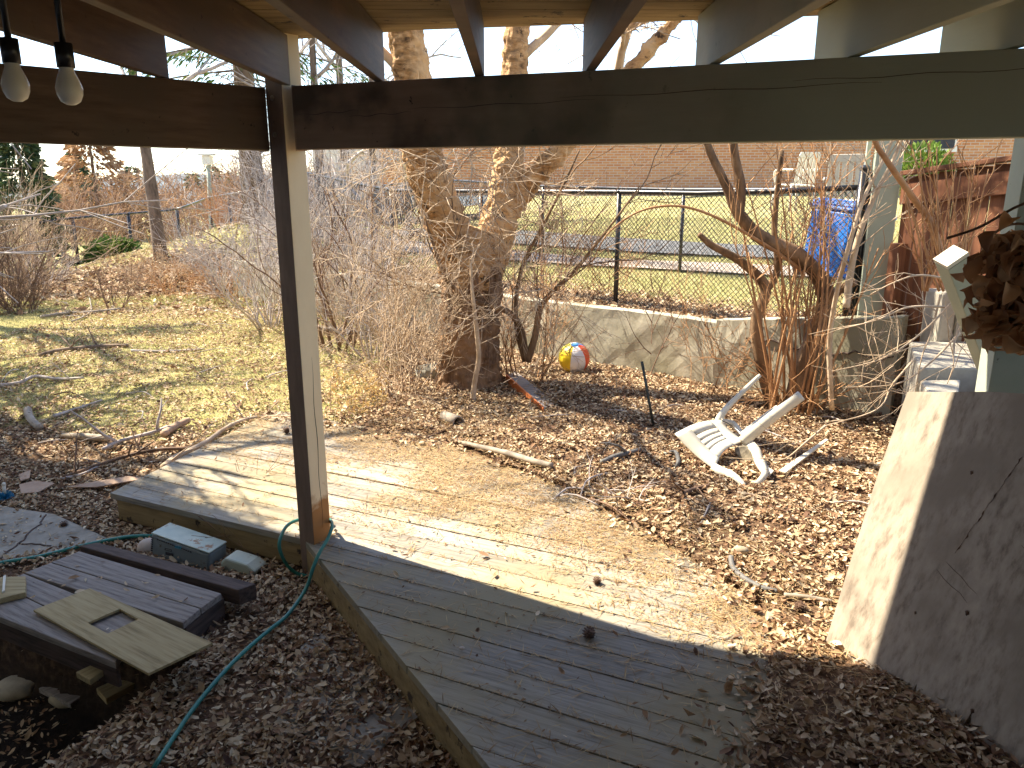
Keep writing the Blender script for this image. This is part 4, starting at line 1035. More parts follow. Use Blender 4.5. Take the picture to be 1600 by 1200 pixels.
for k in range(0, 9, 2): patch(.28, .76, edges[k], edges[k + 1], 8, 2)
o = mb.build('seat_panel', M['plastic'], wc, True); s = o.modifiers.new('s', 'SOLIDIFY'); s.thickness = .005
def channel(pts, w0, w1, name, depth=.02, side=Vector((0, -.2, 1)), mat='plastic'):
    P = smooth_path(pts, 5); n = len(P); rows = []
    for i, p in enumerate(P):
        t = (P[min(i + 1, n - 1)] - P[max(i - 1, 0)]).normalized(); wv = t.cross(Vector((0, -1, .35))).normalized(); nn = wv.cross(t).normalized()
        w_ = w0 + (w1 - w0) * i / (n - 1)
        rows.append([p - wv * w_ * .5 - nn * depth, p - wv * w_ * .5, p, p + wv * w_ * .5, p + wv * w_ * .5 - nn * depth])
    return sheet(name, rows, M[mat], wc, .005, True, 0)
channel(lv((1122, 662, 5.25), (1128, 648, 5.28), (1145, 628, 5.35), (1188, 586, 5.5)), .055, .022, 'leg')
channel(lv((1160, 692, 5.0), (1178, 676, 5.0), (1210, 650, 5.0), (1253, 618, 5.0)), .07, .062, 'leg', .035)
channel(lv((1160, 682, 5.1), (1180, 665, 5.15), (1216, 637, 5.3)), .05, .04, 'armrest', .015)
channel(lv((1112, 729, 4.8), (1128, 736, 4.72), (1145, 742, 4.62), (1163, 758, 4.5)), .06, .028, 'leg')
channel(lv((1165, 690, 5.02), (1180, 702, 4.92), (1188, 722, 4.78), (1197, 735, 4.68), (1205, 741, 4.64)), .06, .055, 'leg', .02)
channel(lv((1190, 718, 4.78), (1196, 740, 4.6), (1183, 757, 4.5)), .045, .028, 'leg', .015)
channel(lv((1128, 660, 5.25), (1145, 662, 5.3), (1160, 678, 5.2)), .05, .03, 'brace', .01)
sheet('side_panel', [lv((1142, 700, 4.98), (1163, 692, 5.0), (1178, 702, 4.94)), lv((1152, 714, 4.94), (1170, 712, 4.95), (1186, 720, 4.82)), lv((1168, 728, 4.9), (1182, 734, 4.86), (1193, 742, 4.7))], M['plastic_dirty'], wc)
# cable tie
mb = MB(); mb.tube(smooth_path(lv((1128, 657, 5.23), (1145, 666, 5.18), (1160, 680, 5.08)), 5), .003, 5); mb.build('cable', M['black'], wc)
rebase(wc)
mb = MB(); a, b = G(1222, 739, .075), G(1292, 688, .13) ; t = (b - a).normalized(); wv = t.cross(Vector((0, 0, 1))).normalized() * .024
mb.hexa([a - wv, b - wv * .5, b + wv * .5, a + wv, a - wv + Vector((0, 0, .012)), b - wv * .5 + Vector((0, 0, .012)), b + wv * .5 + Vector((0, 0, .012)), a + wv + Vector((0, 0, .012))])
tag(mb.build('chair_fragment', M['plastic'], bevel=.004), 'white plastic broken strip lying right of the tipped chair', 'plastic piece')

# ------------------------------------------------------------------ beach ball
bc = G(898, 592); rb_ = .158
mb = MB(); nu, nv = 60, 24; cols = [(.85, .60, .02), (.80, .78, .80), (.80, .10, .03), (.05, .28, .65), (.80, .78, .80), (.62, .55, .04)]
bm = [pm('ball_%s' % n_, [tuple(k * .93 for k in c), c], 4, rough=.45, bump=0, spec=.5, spots=tuple(k * .55 for k in c), spot_scale=9, spot_at=.66) for n_, c in zip(('yellow', 'white', 'red', 'blue', 'white_back', 'green'), cols)]
ctr = Vector((bc.x, bc.y + .12, hz(bc.x, bc.y + .12) + rb_ * .95)); Mt = Matrix.Rotation(R(16), 3, 'X') @ Matrix.Rotation(R(0), 3, 'Y')
b0 = 0
for j in range(nv + 1):
    ph = math.pi * j / nv
    for i in range(nu):
        th = 2 * math.pi * i / nu; rr = rb_ * (1 - .025 * abs(math.cos(3 * (th))) ** 12)
        q = Mt @ Vector((math.sin(ph) * math.cos(th) * rr, math.sin(ph) * math.sin(th) * rr, math.cos(ph) * rb_ * .97)); mb.v.append(tuple(ctr + q))
for j in range(nv):
    for i in range(nu):
        i2 = (i + 1) % nu
        # panels, white one facing the viewer (theta = 270 deg)
        th = (360 * (i + .5) / nu - 252) % 360
        mb.cur = [1, 2, 3, 4, 5, 0][int(th // 60)]
        if j < 2: mb.cur = 3
        mb.face(j * nu + i, (j + 1) * nu + i, (j + 1) * nu + i2, j * nu + i2)
tag(mb.build('beach_ball', bm, None, True), 'yellow, white and red beach ball lying by the concrete wall', 'ball')

# ------------------------------------------------------------------ items in the litter
def rod(name, label, cat, pts, rr, mat, sides=8, noise=0, group=None, per=5):
    mb = MB(); P = smooth_path(pts, per) if len(pts) > 2 else [Vector(p) for p in pts]
    mb.tube(P, lerp_list(rr if hasattr(rr, '__len__') else [rr, rr], len(P)), sides, True, noise); return tag(mb.build(name, mat, None, True), label, cat, group)
a = G(1025, 688, -.05); rod('metal_stake', 'dark green metal stake standing crooked in the leaves', 'stake', [a, D(1003, 565, a.y + .25)], [.013, .013], M['steel'], 4)
# plank with orange edge
pl = root0('edged_plank', 'flat grey plank with one orange painted edge half sunk in leaves', 'plank')
e0, e1 = G(792, 586, .09), G(850, 638, .07); f0, f1 = G(806, 580, .07), G(868, 629, .05)
mb = MB(); dn = Vector((0, 0, -.03)); mb.hexa([e0 + dn, e1 + dn, f1 + dn, f0 + dn, e0, e1, f1, f0]); mb.build('board', M['greywood'], pl)
off = (e0 - f0).normalized() * .006; mb = MB(); up = Vector((0, 0, .012)); dn = Vector((0, 0, -.10)); mb.hexa([e0 + dn + off * 5, e1 + dn + off * 5, e1 + dn, e0 + dn, e0 + up + off * 5, e1 + up + off * 5, e1 + up + off * .2, e0 + up + off * .2]); mb.build('edge', M['orange_paint'], pl)
rebase(pl)
# birch logs and sticks
def gz(px, py, dz=0.0):
    x = G(px, py, 0); z = hz(x.x, x.y); q = G(px, py, z); return G(px, py, hz(q.x, q.y) + dz)
def stick(label, pts, rr, mat, name='fallen_branch', group='sticks lying on the ground', side=0, lift=.01, cat='branch', noise=.1):
    mb = MB(); P = smooth_path([gz(x, y, lift + (rr[0] if i < 1 else rr[-1]) * .8) for i, (x, y) in enumerate(pts)], 5)
    mb.tube(P, lerp_list(rr, len(P)), 7, True, noise)
    for k in range(side):
        q = P[rng.randint(2, len(P) - 2)]; grow(mb, q, Vector((rng.uniform(-1, 1), rng.uniform(-1, 1), .5)), rng.uniform(.15, .45), rr[-1] * .7, 1, 2, .6, .25, -.03, .002)
    return tag(mb.build(name, M[mat], None, True), label, cat, group)
lg = root0('hollow_log', 'short hollow white birch log in the leaves below the birch', 'log')
a, b = gz(694, 650, .03), gz(716, 660, .03); mb = MB(); n = 14
t = (b - a).normalized(); o1 = t.orthogonal().normalized(); o2 = t.cross(o1); ring = []
b0 = 0
for (p, r_) in ((a, .045), (a.lerp(b, .5), .05), (b, .052), (b, .040), (a.lerp(b, .3), .036)):
    for k in range(n): th = k * 6.283 / n; mb.v.append(tuple(p + (o1 * math.cos(th) + o2 * math.sin(th)) * r_ * rng.uniform(.94, 1.06)))
for i in range(4):
    for k in range(n): mb.face(i * n + k, i * n + (k + 1) % n, (i + 1) * n + (k + 1) % n, (i + 1) * n + k)
mb.face(*[4 * n + k for k in range(n)]); M['whitebark'] = pm('white_birch_bark', [(.22, .18, .14), (.42, .36, .29)], 9, (1, 1, 1), .8, .4, spots=(.10, .07, .05), spot_scale=16, spot_at=.62)
mb.build('bark', M['whitebark'], lg, True); rebase(lg)
S = stick
S('long birch branch with peeling bark along the back edge of the deck', [(705, 688), (745, 697), (790, 708), (830, 720), (862, 728)], [.012, .024, .022], 'whitebark')
S('forked pale branch on the far lawn with an upright twig', [(64, 495), (100, 490), (140, 488), (188, 483)], [.022, .026, .022], 'whitebark', side=1)
S('thin fork of the pale branch on the far lawn', [(112, 502), (128, 496), (142, 486), (141, 472), (139, 462)], [.012, .012, .008], 'whitebark', lift=.02)
S('mossy grey log across the middle of the lawn', [(62, 555), (90, 548), (120, 545), (160, 541), (200, 540)], [.022, .03, .02], 'bark', side=3)
S('long grey branch with dry leaves on the lawn right of the mossy log', [(205, 548), (240, 549), (280, 548), (320, 545)], [.018, .015, .008], 'twig_grey', side=2)
S('long pale branch reaching in from the left edge of the lawn', [(0, 602), (30, 598), (55, 588), (90, 592), (130, 590)], [.02, .018, .01], 'twig_grey', side=2)
S('short thick birch log with white bark near the left edge', [(43, 640), (48, 655), (62, 668)], [.034, .034, .03], 'whitebark', 'birch_log', cat='log', noise=.03)
S('birch log piece lying flat left of the deck corner', [(98, 680), (130, 682), (170, 685)], [.02, .03, .028], 'whitebark', 'birch_log', cat='log', noise=.05)
S('straight stick pointing up right above the birch log piece', [(84, 650), (110, 642), (160, 625)], [.018, .014, .009], 'twig_grey')
S('dark stick left of the birch log near the left edge', [(0, 690), (40, 680), (80, 668), (115, 650)], [.008, .009, .006], 'twig_dark')
S('long thin branch ending in a rotten wood lump above the deck corner', [(160, 702), (190, 688), (230, 678), (262, 668)], [.016, .013, .02], 'twig_grey', side=2)
S('rotten pale wood lump beside the long thin branch', [(256, 678), (270, 668), (296, 656)], [.03, .036, .02], 'cardboard', 'rotten_wood', cat='wood', noise=.25)
S('long branch lying against the left corner of the deck', [(255, 730), (275, 715), (320, 692), (360, 665), (400, 652), (460, 650)], [.028, .024, .018, .010], 'twig', side=4)
S('dark branch running from the deck corner toward the left', [(100, 745), (150, 728), (200, 712), (250, 702), (300, 700)], [.012, .014, .014], 'twig_dark', side=5)
S('grey stick below the dark branch near the deck corner', [(95, 748), (130, 740), (165, 722)], [.012, .010, .008], 'twig_grey', side=1)
S('thin grey branch arcing through the leaves above the hollow log', [(580, 600), (640, 620), (680, 632), (705, 640), (690, 655)], [.006, .008, .008], 'twig', side=2)
S('bent grey branch in front of the broken chair', [(940, 722), (965, 712), (1000, 703)], [.018, .02, .016], 'hose_grey', side=1)
S('curled dark root between the bent branch and the broken chair', [(1040, 710), (1055, 706), (1060, 722), (1052, 735)], [.012, .016, .016], 'hose_grey')
S('dark wet stick below the broken chair on the leaves', [(1065, 772), (1085, 765), (1110, 758)], [.02, .02, .012], 'twig_dark', side=1)
S('brown stick right of the dark wet one below the chair', [(1152, 770), (1180, 775), (1200, 780)], [.012, .012, .009], 'twig')
S('forked twigs in the needles behind the deck at centre', [(895, 762), (940, 768), (980, 778), (1020, 785)], [.007, .009, .007], 'twig_grey', side=8)
S('thin white stick leaning out of the leaves near the leaning board', [(1225, 930), (1260, 933), (1300, 940)], [.012, .012, .010], 'whitebark')
S('bow shaped dark twig lying on the sunny deck boards', [(785, 820), (800, 806), (830, 796), (850, 794)], [.006, .006, .005], 'twig_dark', lift=.01, side=1)
S('small dark straight twig on the back boards of the deck', [(622, 737), (634, 741), (646, 744)], [.010, .009, .007], 'twig_dark', lift=.01)
S('branched thin twig lying on the shaded front boards', [(828, 985), (850, 990), (872, 997)], [.004, .003, .003], 'twig_dark', side=3)
S('forked bare twig standing by the deck edge near the grey box', [(412, 905), (404, 870), (390, 825)], [.006, .006, .004], 'twig_dark', side=4, lift=.02)
S('thin bare twig lying on the left deck boards', [(330, 800), (370, 780), (420, 770), (470, 765)], [.006, .005, .004], 'twig_dark', side=4, lift=.01)
# more small sticks strewn about: individuals of one kind
for i in range(46):
    if i < 24: px, py = rng.uniform(10, 440), rng.uniform(480, 760)
    else: px, py = rng.uniform(640, 1300), rng.uniform(620, 820)
    c0 = gz(px, py, .015); a = rng.uniform(0, 6.28); L = rng.uniform(.12, .5)
    if abs(c0.x) > 7: continue
    mb = MB(); dv = Vector((math.cos(a), math.sin(a), 0)) * L; md = c0 + dv * .5 + Vector((rng.gauss(0, .03), rng.gauss(0, .03), .02)); e = c0 + dv; 
    e.z = hz(e.x, e.y) + .012; P = smooth_path([c0, md, e], 4); mb.tube(P, lerp_list([.007, .004], len(P)), 5, True, .1)
    tag(mb.build('twig', M['twig_grey' if i % 3 else 'twig_dark'], None, True), 'short bare twig lying in the leaf litter', 'twig', 'small twigs in the litter')
# grey bent tube and stone at the deck's right
rod('bent_tube', 'grey bent rubber tube lying in the needles at the right of the deck', 'tube', [gz(1142, 870, .03), gz(1146, 888, .02), gz(1165, 905, .02), gz(1190, 918, .02), gz(1215, 925, .015)], [.014, .014], M['hose_grey'])
mb = MB(); c = gz(1157, 860, .02); mb.sphere(c, (.045, .03, .022), 12, 8, lambda d: 1 + .1 * math.sin(d.x * 5 + d.y * 7)); tag(mb.build('stone', M['stone'], None, True), 'tan stone at the upper end of the bent tube', 'stone')
for (px, py, s, lab) in ((1143, 1010, .014, 'small cream pebble near the right end of the deck'), (1140, 942, .009, 'tiny white pebble on the deck boards'), (722, 1013, .010, 'pale wood scrap on the shaded front boards')):
    mb = MB(); c = G(px, py, .012); mb.sphere(c, (s * 1.3, s, s * .7), 10, 6); tag(mb.build('pebble', M['shell'], None, True), lab, 'pebble')
def cone(px, py, s, lab, z=None):
    c = gz(px, py, s * .8) if z is None else G(px, py, z + s * .8); mb = MB(); mb.sphere(c, (s * .7, s * .7, s * .8), 8, 6)
    for i in range(46):
        a = i * 2.4; k = i / 46; zz = -.8 + 1.7 * k; r_ = math.sqrt(max(0, 1 - (zz * .95) ** 2)) * s
        p = c + Vector((math.cos(a) * r_ * .7, math.sin(a) * r_ * .7, zz * s * .9)); o_ = Vector((math.cos(a), math.sin(a), .35)).normalized(); sd = Vector((-math.sin(a), math.cos(a), 0)) * s * .2
        b = len(mb.v); mb.v += [tuple(p - sd), tuple(p + o_ * s * .45 - sd * .7), tuple(p + o_ * s * .45 + sd * .7), tuple(p + sd)]; mb.face(b, b + 1, b + 2, b + 3)
    tag(mb.build('pine_cone', M['cone']), lab, 'pine cone', 'pine cones')
cone(920, 990, .026, 'dark open pine cone on the shaded boards of the deck', 0)
cone(933, 908, .020, 'pine cone on the sunny boards of the deck', 0)
cone(448, 673, .030, 'pine cone on the back boards left of the post', 0)
cone(1237, 815, .024, 'pine cone in the leaves between chair and leaning board')
cone(1250, 950, .028, 'pine cone at the foot of the leaning board')
cone(100, 820, .024, 'pine cone on the cracked concrete at the left')
# pail, jug and crate by the birch
pc = gz(655, 592); mb = MB(); n = 18
for (z, r_) in ((-.02, .13), (.10, .155), (.10, .145), (.03, .13)):
    for k in range(n): mb.v.append((pc.x + .1 + r_ * math.cos(k * 6.283 / n), pc.y + .1 + r_ * math.sin(k * 6.283 / n), pc.z + z + .015 * math.cos(k * 6.283 / n)))
for i in range(3):
    for k in range(n): mb.face(i * n + k, i * n + (k + 1) % n, (i + 1) * n + (k + 1) % n, (i + 1) * n + k)
mb.face(*[3 * n + k for k in range(n)])
tag(mb.build('tub', M['rustgrey'], None, True), 'low grey tub half buried at the left foot of the birch', 'tub')
jc = gz(615, 545); mb = MB(); prof = [(.0, 0), (.065, 0), (.07, .03), (.066, .14), (.045, .20), (.025, .25), (.025, .28), (0, .28)]
for (r_, z) in prof:
    for k in range(14): mb.v.append((jc.x + r_ * math.cos(k * 6.283 / 14) + z * .2, jc.y + r_ * math.sin(k * 6.283 / 14), jc.z + z))
for i in range(len(prof) - 1):
    for k in range(14): mb.face(i * 14 + k, i * 14 + (k + 1) % 14, (i + 1) * 14 + (k + 1) % 14, (i + 1) * 14 + k)
tag(mb.build('jug', M['rustgrey'], None, True), 'pale plastic jug standing in the leaves left of the birch', 'jug')
c = gz(648, 520); mb = MB(); mb.box((c.x, c.y + .2, c.z + .1), (.34, .24, .2), Matrix.Rotation(.4, 3, 'Z')); 
tag(mb.build('bucket', M['blue' if 0 else 'greybox'], bevel=.03), 'bluish grey plastic tub among the stems behind the birch', 'tub')
mb = MB(); a = gz(505, 520); mb.box((a.x + .2, a.y, a.z + .03), (.5, .14, .07), Matrix.Rotation(-.5, 3, 'Z'))
tag(mb.build('wood_block', M['greywood'], bevel=.006), 'mossy wooden block in the leaves right of the cream post', 'wood')

# ------------------------------------------------------------------ leaning board at the right
BL, BR, TL = Vector((1.30, 2.83, -.01)), Vector((1.80, 1.75, -.01)), D(1418, 612, 3.08)
e1, e2 = BR - BL, TL - BL
nn = e1.cross(e2).normalized()
if nn.x > 0: nn = -nn
ob = root0('leaning_board', 'large weathered wood panel with rotten lower corner leaning at the right', 'board')
out = [(0.06, -.02), (.0, .03), (-.005, .3), (-.01, .7), (0, 1.0), (.12, 1.03), (.27, 1.07), (.42, 1.10), (.425, .985), (.60, 1.0), (.9, 1.10), (1.25, 1.12), (1.3, .5), (1.3, 0), (.55, 0), (.52, .12), (.50, 0), (.36, 0), (.345, .10), (.33, 0), (.16, -.01), (.12, .05), (.09, .02)]
# triangulate through a bmesh so that the notches stay open
import bmesh
bmx = bmesh.new(); vs_ = [bmx.verts.new(BL + e1 * a + e2 * b) for a, b in out]; f = bmx.faces.new(vs_)
ret = bmesh.ops.extrude_face_region(bmx, geom=[f]); 
for g_ in ret['geom']:
    if isinstance(g_, bmesh.types.BMVert): g_.co -= nn * .035
bmesh.ops.triangulate(bmx, faces=[f_ for f_ in bmx.faces if len(f_.verts) > 4]); bmesh.ops.recalc_face_normals(bmx, faces=bmx.faces)
me = bpy.data.meshes.new('panel'); bmx.to_mesh(me); bmx.free(); me.materials.append(M['slab']); o = bpy.data.objects.new('panel', me); C.objects.link(o); o.parent = ob
for (a, b, s) in ((.60, .66, .020), (.42, .38, .011), (.64, .34, .018), (.27, .30, .007), (.78, .88, .010), (.30, .80, .009), (.52, .12, .010)):
    p = BL + e1 * a + e2 * b - nn * s * .5
    mb = MB(); mb.sphere(p, (s * .7, s, s * 1.2), 10, 8, lambda d: 1 + .25 * math.sin(d.x * 9) * math.cos(d.z * 7)); mb.build('knot', M['cone'], ob, True)
mb = MB()
P = []
for i in range(34): P.append(BL + e1 * (.43 - .003 * i + rng.uniform(-.0025, .0025)) + e2 * (.90 - .011 * i) + nn * .0004)
mb.tube(P, [rng.choice([.0002, .0004, .0008, .003]) for _ in P], 4)
for k in range(4):
    a0 = .25 + rng.uniform(0, .5); b0 = rng.uniform(.2, .8); mb.tube([BL + e1 * (a0 + .03 * i) + e2 * (b0 - .012 * i + rng.uniform(-.004, .004)) + nn * .0003 for i in range(5)], [.0005, .001, .0012, .001, .0005], 4)
mb.build('crack', M['cone'], ob)
rebase(ob)
# handrail stub and hanging dried leaves, right foreground
hr = root0('handrail', 'short sage green handrail end with a pale cut top at the right', 'handrail')
a, b = D(1487, 405, 3.3), D(1530, 520, 3.45); t = (b - a).normalized(); sd = t.cross(Vector((0, 1, 0))).normalized(); up = sd.cross(t).normalized()
mb = MB(); q = [a + sd * .05 + up * .045, a - sd * .05 + up * .045, a - sd * .05 - up * .045, a + sd * .05 - up * .045]; mb.hexa([p + t * .0 for p in q] + [p + t * .7 for p in q]); mb.build('rail', M['paint_sage'], hr, bevel=.004)
q = [p - t * .003 for p in q]; mb = MB(); mb.hexa([q[0] - t * .018, q[1] - t * .018, q[2] - t * .018, q[3] - t * .018] + q); mb.build('end_cap', M['plastic'], hr)
rebase(hr)
dl = root0('dried_bundle', 'hanging bunch of curled brown dried leaves close by at the right', 'dried leaves')
n = 330; cx = D(1588, 430, 1.55)
c = np.stack([cx.x + nr.normal(0, .032, n), cx.y + nr.normal(0, .035, n), cx.z + nr.uniform(-.11, .09, n)], 1)
c[:, 0] += (c[:, 2] - cx.z) * -.05; dd = np.stack([nr.normal(0, .6, n), nr.normal(0, .6, n), -.9 + nr.normal(0, .4, n)], 1)
def curled(name, c, d, L, W, mat, parent):
    n = len(c); d = d / np.linalg.norm(d, axis=1, keepdims=True); s = np.cross(d, nr.normal(0, 1, (n, 3))); s /= np.linalg.norm(s, axis=1, keepdims=True); nn_ = np.cross(d, s)
    Vs = []; 
    for i, (t_, w_) in enumerate(((0, .1), (.25, .8), (.55, 1), (.85, .6), (1, .05))):
        base = c + d * L * t_ + nn_ * (.35 * L * math.sin(t_ * 3))
        for k, cv in ((-1, .3), (0, 0), (1, .3)): Vs.append(base + s * W * .5 * w_ * k + nn_ * W * cv * w_)
    V = np.concatenate(Vs, 0); F = []; idx = np.arange(n)
    for i in range(4):
        for k in range(2): F.append(np.stack([idx + (i * 3 + k) * n, idx + (i * 3 + k + 1) * n, idx + ((i + 1) * 3 + k + 1) * n, idx + ((i + 1) * 3 + k) * n], 1))
    tt = nr.random(n); return npmesh(name, V, np.concatenate(F, 0), mat, True, parent, tint=np.tile(tt, 8))
curled('leaves', c, dd, .055, .034, M['deadleaf'], dl)
mb = MB(); mb.tube(smooth_path([cx + Vector((0, 0, .12)), cx + Vector((.03, .02, .3)), Vector((cx.x + .05, cx.y + .05, PZ + .3))], 5), .004, 5); mb.tube(smooth_path([D(1480, 372, 1.7), D(1530, 355, 1.65), D(1600, 318, 1.6), D(1680, 300, 1.6)], 5), .003, 5)
mb.tube(smooth_path([D(1545, 370, 1.7), D(1575, 352, 1.65), D(1610, 350, 1.6), D(1660, 350, 1.6)], 5), .003, 5)
mb.build('stem', M['twig_dark'], dl, True)
rebase(dl)

# ------------------------------------------------------------------ front left: hatch, plywood, beam, box, hose ...
def slab_px(pts, z, th, mat, name, label=None, cat=None, parent=None, bevel=.004, hole=None, zs=None):
    """flat board from picture corners on plane z; grain runs along the object's local x"""
    P = [G(x, y, (zs[i] if zs else z)) for i, (x, y) in enumerate(pts)]
    o0 = P[0]; t = (P[1] - P[0]); ang = math.atan2(t.y, t.x); Ri = Matrix.Rotation(-ang, 3, 'Z')
    L_ = [Ri @ (p - o0) for p in P]
    bmx = bmesh.new(); vv = [bmx.verts.new(p) for p in L_]
    if hole:
        hh = [Ri @ (G(x, y, z) - o0) for x, y in hole]; hv = [bmx.verts.new(p) for p in hh]
        k = len(vv)
        fs = []
        for i in range(4): fs.append(bmx.faces.new((vv[i], vv[(i + 1) % 4], hv[(i + 1) % 4], hv[i])))
    else: fs = [bmx.faces.new(vv)]
    bmesh.ops.recalc_face_normals(bmx, faces=bmx.faces)
    ret = bmesh.ops.extrude_face_region(bmx, geom=list(bmx.faces))
    for g_ in ret['geom']:
        if isinstance(g_, bmesh.types.BMVert): g_.co.z -= th
    bmesh.ops.recalc_face_normals(bmx, faces=bmx.faces)
    me = bpy.data.meshes.new(name); bmx.to_mesh(me); bmx.free(); me.materials.append(mat)
    o = bpy.data.objects.new(name, me); C.objects.link(o); o.location = o0; o.rotation_euler = (0, 0, ang)
    if parent: o.parent = parent
    if bevel: b = o.modifiers.new('b', 'BEVEL'); b.width = bevel; b.segments = 2; b.limit_method = 'ANGLE'
    if label: tag(o, label, cat)
    return o
ht = root0('wooden_hatch', 'old grey board hatch lying over the pit at the left', 'hatch')
zh = -.06
rowsh = [((124, 861), (346, 927), (314, 950), (80, 878)), ((79, 879), (313, 951), (286, 973), (38, 895)), ((37, 896), (260, 985), (200, 1010), (0, 912)), ((-1, 913), (198, 1011), (180, 1035), (-60, 940))]
for i, q in enumerate(rowsh): slab_px(q, zh - .001 * i, .035, M['greywood'], 'board', parent=ht)
slab_px([(346, 929), (286, 975), (290, 982), (350, 935)], zh - .037, .11, M['darkwood'], 'edge_board', parent=ht)
slab_px([(-60, 942), (180, 1037), (186, 1034), (-54, 938)], zh - .037, .12, M['darkwood'], 'edge_board', parent=ht)
rebase(ht)
slab_px([(52, 953), (232, 1052), (332, 1004), (140, 919)], zh + .02, .012, M['plywood'], 'plywood_sheet', 'tan plywood sheet with a square hole lying on the hatch', 'plywood', hole=[(137, 973), (168, 990), (216, 967), (187, 951)], bevel=.001)
slab_px([(124, 853), (372, 922), (400, 912), (152, 847)], -.045, .085, M['darkwood'], 'timber', 'dark wet square timber lying behind the hatch', 'timber')
slab_px([(-20, 902), (40, 900), (40, 925), (-20, 940)], -.03, .03, M['plywood'], 'board_offcut', 'small square board offcut with a white strip at the left edge', 'board')
slab_px([(5, 900), (9, 898), (7, 922), (3, 924)], -.018, .011, M['plastic'], 'plastic_strip', 'short white strip lying on the board offcut', 'strip', bevel=.001)
slab_px([(118, 1050), (150, 1035), (165, 1045), (140, 1062)], -.16, .03, M['plywood'], 'board_offcut', 'pale board end poking out of the pit below the plywood', 'board')
for (q, lab, z) in ((((20, 1050), (95, 1015), (120, 1025), (60, 1070)), 'grey plank scrap lying in the dark pit', -.68), (((-10, 1020), (40, 990), (60, 1000), (10, 1040)), 'dark plank scrap at the left side of the pit', -.69), (((60, 1075), (150, 1040), (170, 1055), (110, 1100)), 'brown plank scrap at the bottom of the pit', -.66)):
    slab_px(q, z, .03, M['greywood'], 'plank_scrap', lab, 'plank')
for (q, lab, z) in ((((0, 1000), (70, 985), (90, 1000), (15, 1022)), 'whitish plank scrap below the front edge of the hatch', -.64), (((150, 1075), (215, 1045), (228, 1058), (165, 1092)), 'tan stud end sticking out at the right of the pit', -.5)):
    slab_px(q, z, .035, M['plywood'], 'plank_scrap', lab, 'plank')
for (px, py, s_, lab) in ((25, 1075, .09, 'large rounded rock in the pit at the bottom left'), (105, 1090, .07, 'flat grey rock beside the brown scrap in the pit'), (70, 1045, .05, 'small rock between the plank scraps in the pit')):
    c = G(px, py, -.70); mb = MB(); mb.sphere(c, (s_ * 1.3, s_, s_ * .6), 14, 9, lambda d: 1 + .12 * math.sin(d.x * 5 + px) * math.cos(d.y * 4 + d.z * 3)); tag(mb.build('rock', M['stone'], None, True), lab, 'rock')
# concrete slab
cs_ = slab_px([(-120, 800), (-120, 905), (60, 868), (150, 850), (172, 842), (85, 803), (0, 790)], -.188, .05, M['slabpath'], 'path', bevel=.004); tag(cs_, None, None, None, 'structure')
mb = MB()
for pts in (((0, 873), (12, 862), (35, 845), (48, 830), (62, 820), (70, 806)), ((30, 850), (55, 851), (80, 853))):
    P = smooth_path([G(x, y, -.187) for x, y in pts], 4); mb.tube([p + Vector((rng.gauss(0, .004), rng.gauss(0, .004), 0)) for p in P], .006, 5)
ckp = mb.build('paving_cracks', M['darkwood']); tag(ckp, None, None, None, 'structure')
pd = slab_px([(470, 1010), (560, 925), (610, 990), (700, 1080), (560, 1200), (430, 1130)], -.192, .05, M['slabpath'], 'pavement', bevel=.004); tag(pd, None, None, None, 'structure')
# grey box with print and vents
gb = root0('plastic_box', 'grey plastic equipment housing with faded print lying under the deck edge', 'box')
pA = [G(236, 868, -.19), G(325, 893, -.19)]; q = [D(236, 868, pA[0].y), D(326, 890, pA[1].y), D(351, 872, pA[1].y + .13), D(262, 845, pA[0].y + .13)]
fr = [G(235, 869, -.2), G(326, 893, -.2)]; bk = [p + Vector((.05, .14, 0)) for p in fr]; hh_ = Vector((.01, .02, .13))
mb = MB(); mb.hexa([fr[0], fr[1], bk[1], bk[0], fr[0] + hh_, fr[1] + hh_ * .75, bk[1] + hh_ * .75, bk[0] + hh_]); mb.build('housing', M['greybox'], gb, bevel=.012)
mb = MB(); mb.hexa([p + Vector((0, 0, .0015)) for p in (fr[0] + hh_ * 1.0, fr[1] + hh_ * .75, bk[1] + hh_ * .75, bk[0] + hh_)] + [p + Vector((0, 0, .010)) for p in (fr[0] + hh_, fr[1] + hh_ * .75, bk[1] + hh_ * .75, bk[0] + hh_)]); mb.build('top_cover', M['mint'], gb, bevel=.004)
ft_ = (fr[1] - fr[0]).normalized(); fn = Vector((ft_.y, -ft_.x, 0)); fu = hh_.normalized(); mb = MB(); Lf = (fr[1] - fr[0]).length
def fbox(s, z, w_, h_, mbx, d=.002):
    p = fr[0] + ft_ * s + fu * z + fn * .001; mbx.hexa([p, p + ft_ * w_, p + ft_ * w_ - fn * -d, p + fn * d, p + fu * h_, p + ft_ * w_ + fu * h_, p + ft_ * w_ + fu * h_ + fn * d, p + fu * h_ + fn * d])
for k in range(9): fbox(.004, .01 + k * .0125, .014, .006, mb)
mb.build('side_vent', M['ink'], gb); mb = MB()
for k in range(16): fbox(.05 + k * .017, .108 - k * .0016, .011, .006, mb)
mb.build('front_vent', M['ink'], gb)

